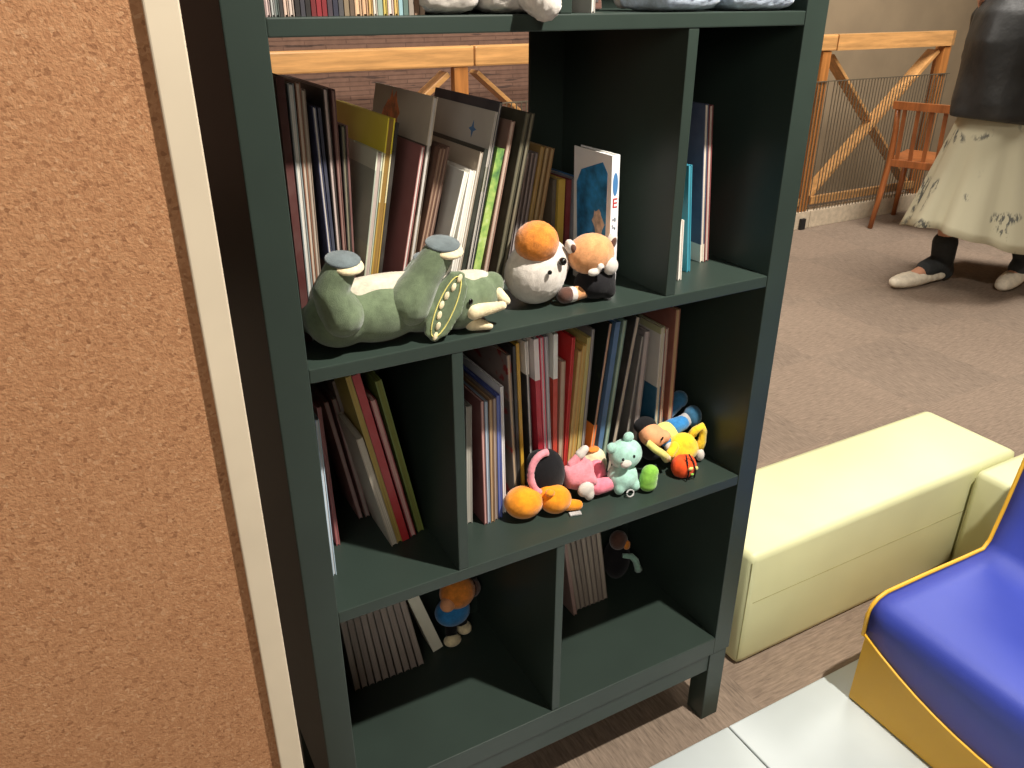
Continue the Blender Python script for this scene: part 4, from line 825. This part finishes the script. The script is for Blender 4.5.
# ------------------------------------------------------------------ walking woman
PX, PY = 3.95, 2.36
pr = thing('person', 'person walking left in a black jacket and long cream patterned skirt', 'person', (PX, PY, 0))
SK = plain('skin', (206, 150, 120), .55, .05, 20)
JK = plain('black_jacket_cloth', (38, 38, 37), .55, .3, 7, .25, 12, .5, .02)
def skirtm():
    k = N('patterned_skirt'); co = k.coord('Object', (1, 1, 1))
    sp = k.noise(k.coord('Object', (9, 9, 9)), 1, 1, .4)
    st_ = k.noise(k.coord('Object', (60, 60, 14)), 1, 3, .7)
    mk = k.n('ShaderNodeMath', operation='MULTIPLY')
    a = k.ramp(sp, [(.60, (0, 0, 0)), (.68, (255, 255, 255))]); b = k.ramp(st_, [(.48, (0, 0, 0)), (.56, (255, 255, 255))])
    k.l(a, mk.inputs[0]); k.l(b, mk.inputs[1])
    k.l(k.mix(mk.outputs[0], (196, 190, 162), (96, 96, 90)), k.b.inputs['Base Color'])
    k.b.inputs['Roughness'].default_value = .85
    return k.m
# one continuous body: skeleton of joints with a radius each
V = []; E_ = []; Rr = []
def jv(p, r, par=None):
    V.append(p); Rr.append(r); i = len(V) - 1
    if par is not None: E_.append((par, i))
    return i
pel = jv((0, 0, .90), .125)
sp1 = jv((-.01, 0, 1.05), .105, pel); sp2 = jv((-.02, 0, 1.22), .115, sp1); nb = jv((-.02, 0, 1.335), .06, sp2)
nk = jv((-.035, 0, 1.40), .047, nb); hd0 = jv((-.05, 0, 1.465), .07, nk); hd1 = jv((-.045, 0, 1.54), .088, hd0); hd2 = jv((-.04, 0, 1.60), .06, hd1)
def armv(s_, el, wr):
    sh = jv((-.01, s_ * .155, 1.315), .055, nb); e1 = jv(el, .042, sh); w1 = jv(wr, .028, e1)
    pm = Vector(wr) + (Vector(wr) - Vector(el)).normalized() * .06; pmi = jv(tuple(pm), .03, w1)
    d = (Vector(wr) - Vector(el)).normalized()
    for f, ln in zip((-.027, -.009, .009, .026), (.062, .07, .066, .052)):
        a = pm + Vector((f, 0, 0)) + d * .028; ai = jv(tuple(a), .0095, pmi)
        bI = jv(tuple(a + d * ln * .5 + Vector((-.004, -s_ * .006, 0))), .0085, ai); jv(tuple(a + d * ln + Vector((-.008, -s_ * .018, 0))), .0075, bI)
    th = Vector(wr) + d * .025 + Vector((-.034, 0, 0)); ti = jv(tuple(th), .0105, w1); jv(tuple(th + d * .045 + Vector((-.016, 0, 0))), .0085, ti)
armv(-1, (.08, -.24, 1.08), (-.03, -.20, 1.27))
armv(1, (.07, .235, 1.08), (-.03, .20, 1.27))
def legv(s_, hip, kn, an, heel, toe):
    h_ = jv(hip, .085, pel); k_ = jv(kn, .055, h_); cf = jv(tuple(Vector(kn).lerp(Vector(an), .35)), .05, k_); a_ = jv(an, .036, cf)
    jv(heel, .03, a_); b_ = jv(tuple(Vector(an).lerp(Vector(toe), .55)), .034, a_); jv(toe, .024, b_)
RF = dict(hip=(-.02, .085, .86), kn=(-.11, .09, .48), an=(-.07, .09, .105), heel=(-.035, .09, .035), toe=(-.33, .11, .032))
LF = dict(hip=(.02, -.085, .86), kn=(.09, -.13, .48), an=(.225, -.16, .14), heel=(.285, -.16, .10), toe=(.10, -.165, .033))
legv(1, **RF); legv(-1, **LF)
me = bpy.data.meshes.new('body'); me.from_pydata(V, E_, [])
o = bpy.data.objects.new('tmp', me); COL.objects.link(o)
sm = o.modifiers.new('s', 'SKIN')
for i, r in enumerate(Rr):
    me.skin_vertices[0].data[i].radius = (r, r); me.skin_vertices[0].data[i].use_root = (i == 0)
ss = o.modifiers.new('u', 'SUBSURF'); ss.levels = 2; ss.render_levels = 2
dg = bpy.context.evaluated_depsgraph_get(); dg.update()
me2 = bpy.data.meshes.new_from_object(o.evaluated_get(dg)); bpy.data.objects.remove(o)
me2.materials.clear()
body = link('body', me2, SK, pr, True)
# face
MB().ell((-.132, 0, 1.53), (.016, .011, .018)).blob('nose', SK, pr, .003, 3)
for s_ in (-1, 1):
    ey = MB().ell((-.122, s_ * .031, 1.555), (.008, .012, .008)).build('eye', plain('eye_white', (225, 220, 215), .3), pr, True)
    MB().ell((-.1285, s_ * .031, 1.555), (.003, .0055, .0055)).build('iris', GLOSS, ey, True)
    MB().ell((-.04, s_ * .09, 1.53), (.016, .008, .026)).build('ear', SK, pr, True)
MB().ell((-.125, 0, 1.487), (.008, .024, .007)).build('mouth', plain('lips', (170, 90, 84), .5), pr, True)
MB().ell((-.02, 0, 1.585), (.093, .098, .085)).ell((.02, 0, 1.52), (.075, .092, .11)).ell((.03, 0, 1.43), (.05, .085, .09)).blob('hair', plain('dark_hair', (30, 24, 22), .5, .3, 60), pr, .006, 5)
# skirt: folds run down a wide swinging hem
def skirt_ring(q, n=72):
    z = .93 - q * .69
    cx = .0 + .07 * q; rx = .19 + .27 * q ** 1.1; ry = .16 + .15 * q
    R_ = []
    for j in range(n):
        a = 2 * math.pi * j / n
        f = 1 + (.055 * math.sin(9 * a + .6) + .03 * math.sin(17 * a)) * q
        x = cx + rx * f * math.cos(a)
        lift = .145 * q * max(0, -math.cos(a) - .25) ** 1.3
        R_.append((x, ry * f * math.sin(a), z + lift))
    return R_
k = MB(); k.loft([skirt_ring(i / 16) for i in range(17)], False)
sk = k.build('skirt', skirtm(), pr, True)
so = sk.modifiers.new('t', 'SOLIDIFY'); so.thickness = .004
# jacket with sleeves
k = MB(); n = 40
prof = [(.80, .32, .21, .02), (.90, .30, .205, .0), (1.02, .265, .195, -.02), (1.16, .25, .20, -.03), (1.28, .215, .205, -.02), (1.345, .15, .16, -.02), (1.385, .085, .085, -.03)]
R_ = []
for z, rx, ry, cx in prof:
    R_.append([(cx + rx * (1 + .05 * math.sin(5 * a + z * 9)) * math.cos(a), ry * (1 + .05 * math.sin(7 * a)) * math.sin(a), z - .04 * math.cos(a) * (1 if z < .85 else 0)) for a in [2 * math.pi * j / n for j in range(n)]])
k.loft(R_)
k.cap((-.01, -.15, 1.30), (.07, -.235, 1.08), .085, .075); k.cap((.08, -.24, 1.08), (-.02, -.205, 1.25), .07, .058)
k.cap((-.01, .15, 1.30), (.05, .235, 1.08), .085, .075); k.cap((.07, .235, 1.08), (-.02, .205, 1.25), .07, .058)
jk = k.blob('jacket', JK, pr, .012, 6)
SOCK = plain('dark_leg_warmer', (46, 48, 48), .9, .1, 40, .3, 300)
SHOE = plain('cream_shoe', (226, 214, 192), .6); 
for F_ in (RF, LF):
    an = Vector(F_['an']); kn = Vector(F_['kn']); hl = Vector(F_['heel']); te = Vector(F_['toe'])
    u = (kn - an).normalized()
    w = MB(); w.cap(an - u * .01, an + u * .10, .056, .062); w.cap(an, hl + Vector((0, 0, .014)), .055, .048); w.cap(an, an.lerp(te, .42) + Vector((0, 0, .006)), .054, .046)
    w.blob('leg_warmer', SOCK, pr, .005, 4)
    s_ = MB()
    for q, r in ((0, .040), (.15, .042), (.3, .044), (.45, .047), (.58, .05), (.7, .051), (.8, .05), (.9, .046), (1.0, .038)):
        p = hl.lerp(te + (te - hl) * .12, q); s_.ell(p + Vector((0, 0, .004)), (r * 1.15, r, r * .78))
    sh = s_.blob('shoe', SHOE, pr, .005, 4)
    tp = te + (te - hl) * .10
    MB().ell(tp + Vector((.012, -.008, .012)), (.014, .03, .02)).build('toe_patch', BLACKP, sh, True)
body.data.update()

# ------------------------------------------------------------------ lights
def light(name, kind, loc, energy, color, size=.1, target=None, **kw):
    L = bpy.data.lights.new(name, kind); L.energy = energy; L.color = color
    if kind == 'AREA': L.size = size
    else: L.shadow_soft_size = size
    for k_, v in kw.items(): setattr(L, k_, v)
    o = bpy.data.objects.new(name, L); COL.objects.link(o); o.location = loc
    if target: o.rotation_euler = (Vector(target) - Vector(loc)).to_track_quat('-Z', 'Y').to_euler()
    return o
WARM = (1.0, .94, .85); NEUT = (1.0, .95, .88)
light('key_spot', 'SPOT', (1.09, .05, 2.66), 400, WARM, .03, (.55, .9, .9), spot_size=2.4, spot_blend=.6)
light('front_fill', 'AREA', (-1.3, -1.8, 2.3), 26, WARM, 1.2, (.4, .9, 1.0))  # added fill for book covers and shelf fronts, no lamp stands here
light('room_fill', 'AREA', (4.4, 2.2, 2.95), 140, NEUT, 1.4, (4.4, 2.2, 0))  # added overhead fill to brighten the far floor, not a known fitting
light('room_fill', 'AREA', (1.6, 3.0, 2.95), 75, WARM, 1.0, (1.6, 3.6, 0))  # second added fill, for the area behind the shelf

W = bpy.data.worlds.new('world'); S.world = W; W.use_nodes = True
W.node_tree.nodes['Background'].inputs[0].default_value = (.9, .85, .78, 1); W.node_tree.nodes['Background'].inputs[1].default_value = .05

# ------------------------------------------------------------------ camera
cam = bpy.data.cameras.new('camera'); cam.sensor_width = 36; cam.lens = 804 / 1024 * 36; cam.clip_start = .02
co = bpy.data.objects.new('camera', cam); COL.objects.link(co)
Rm = Matrix(((0.8766255, 0.21000242, -0.43292807), (-0.48117314, 0.38329147, -0.7883908), (0.00037366, 0.89943684, 0.4370506)))
co.matrix_world = Matrix.Translation((0, 0, 1.35)) @ Rm.to_4x4()
S.camera = co
S.view_settings.view_transform = 'Standard'
S.view_settings.exposure = 0.0
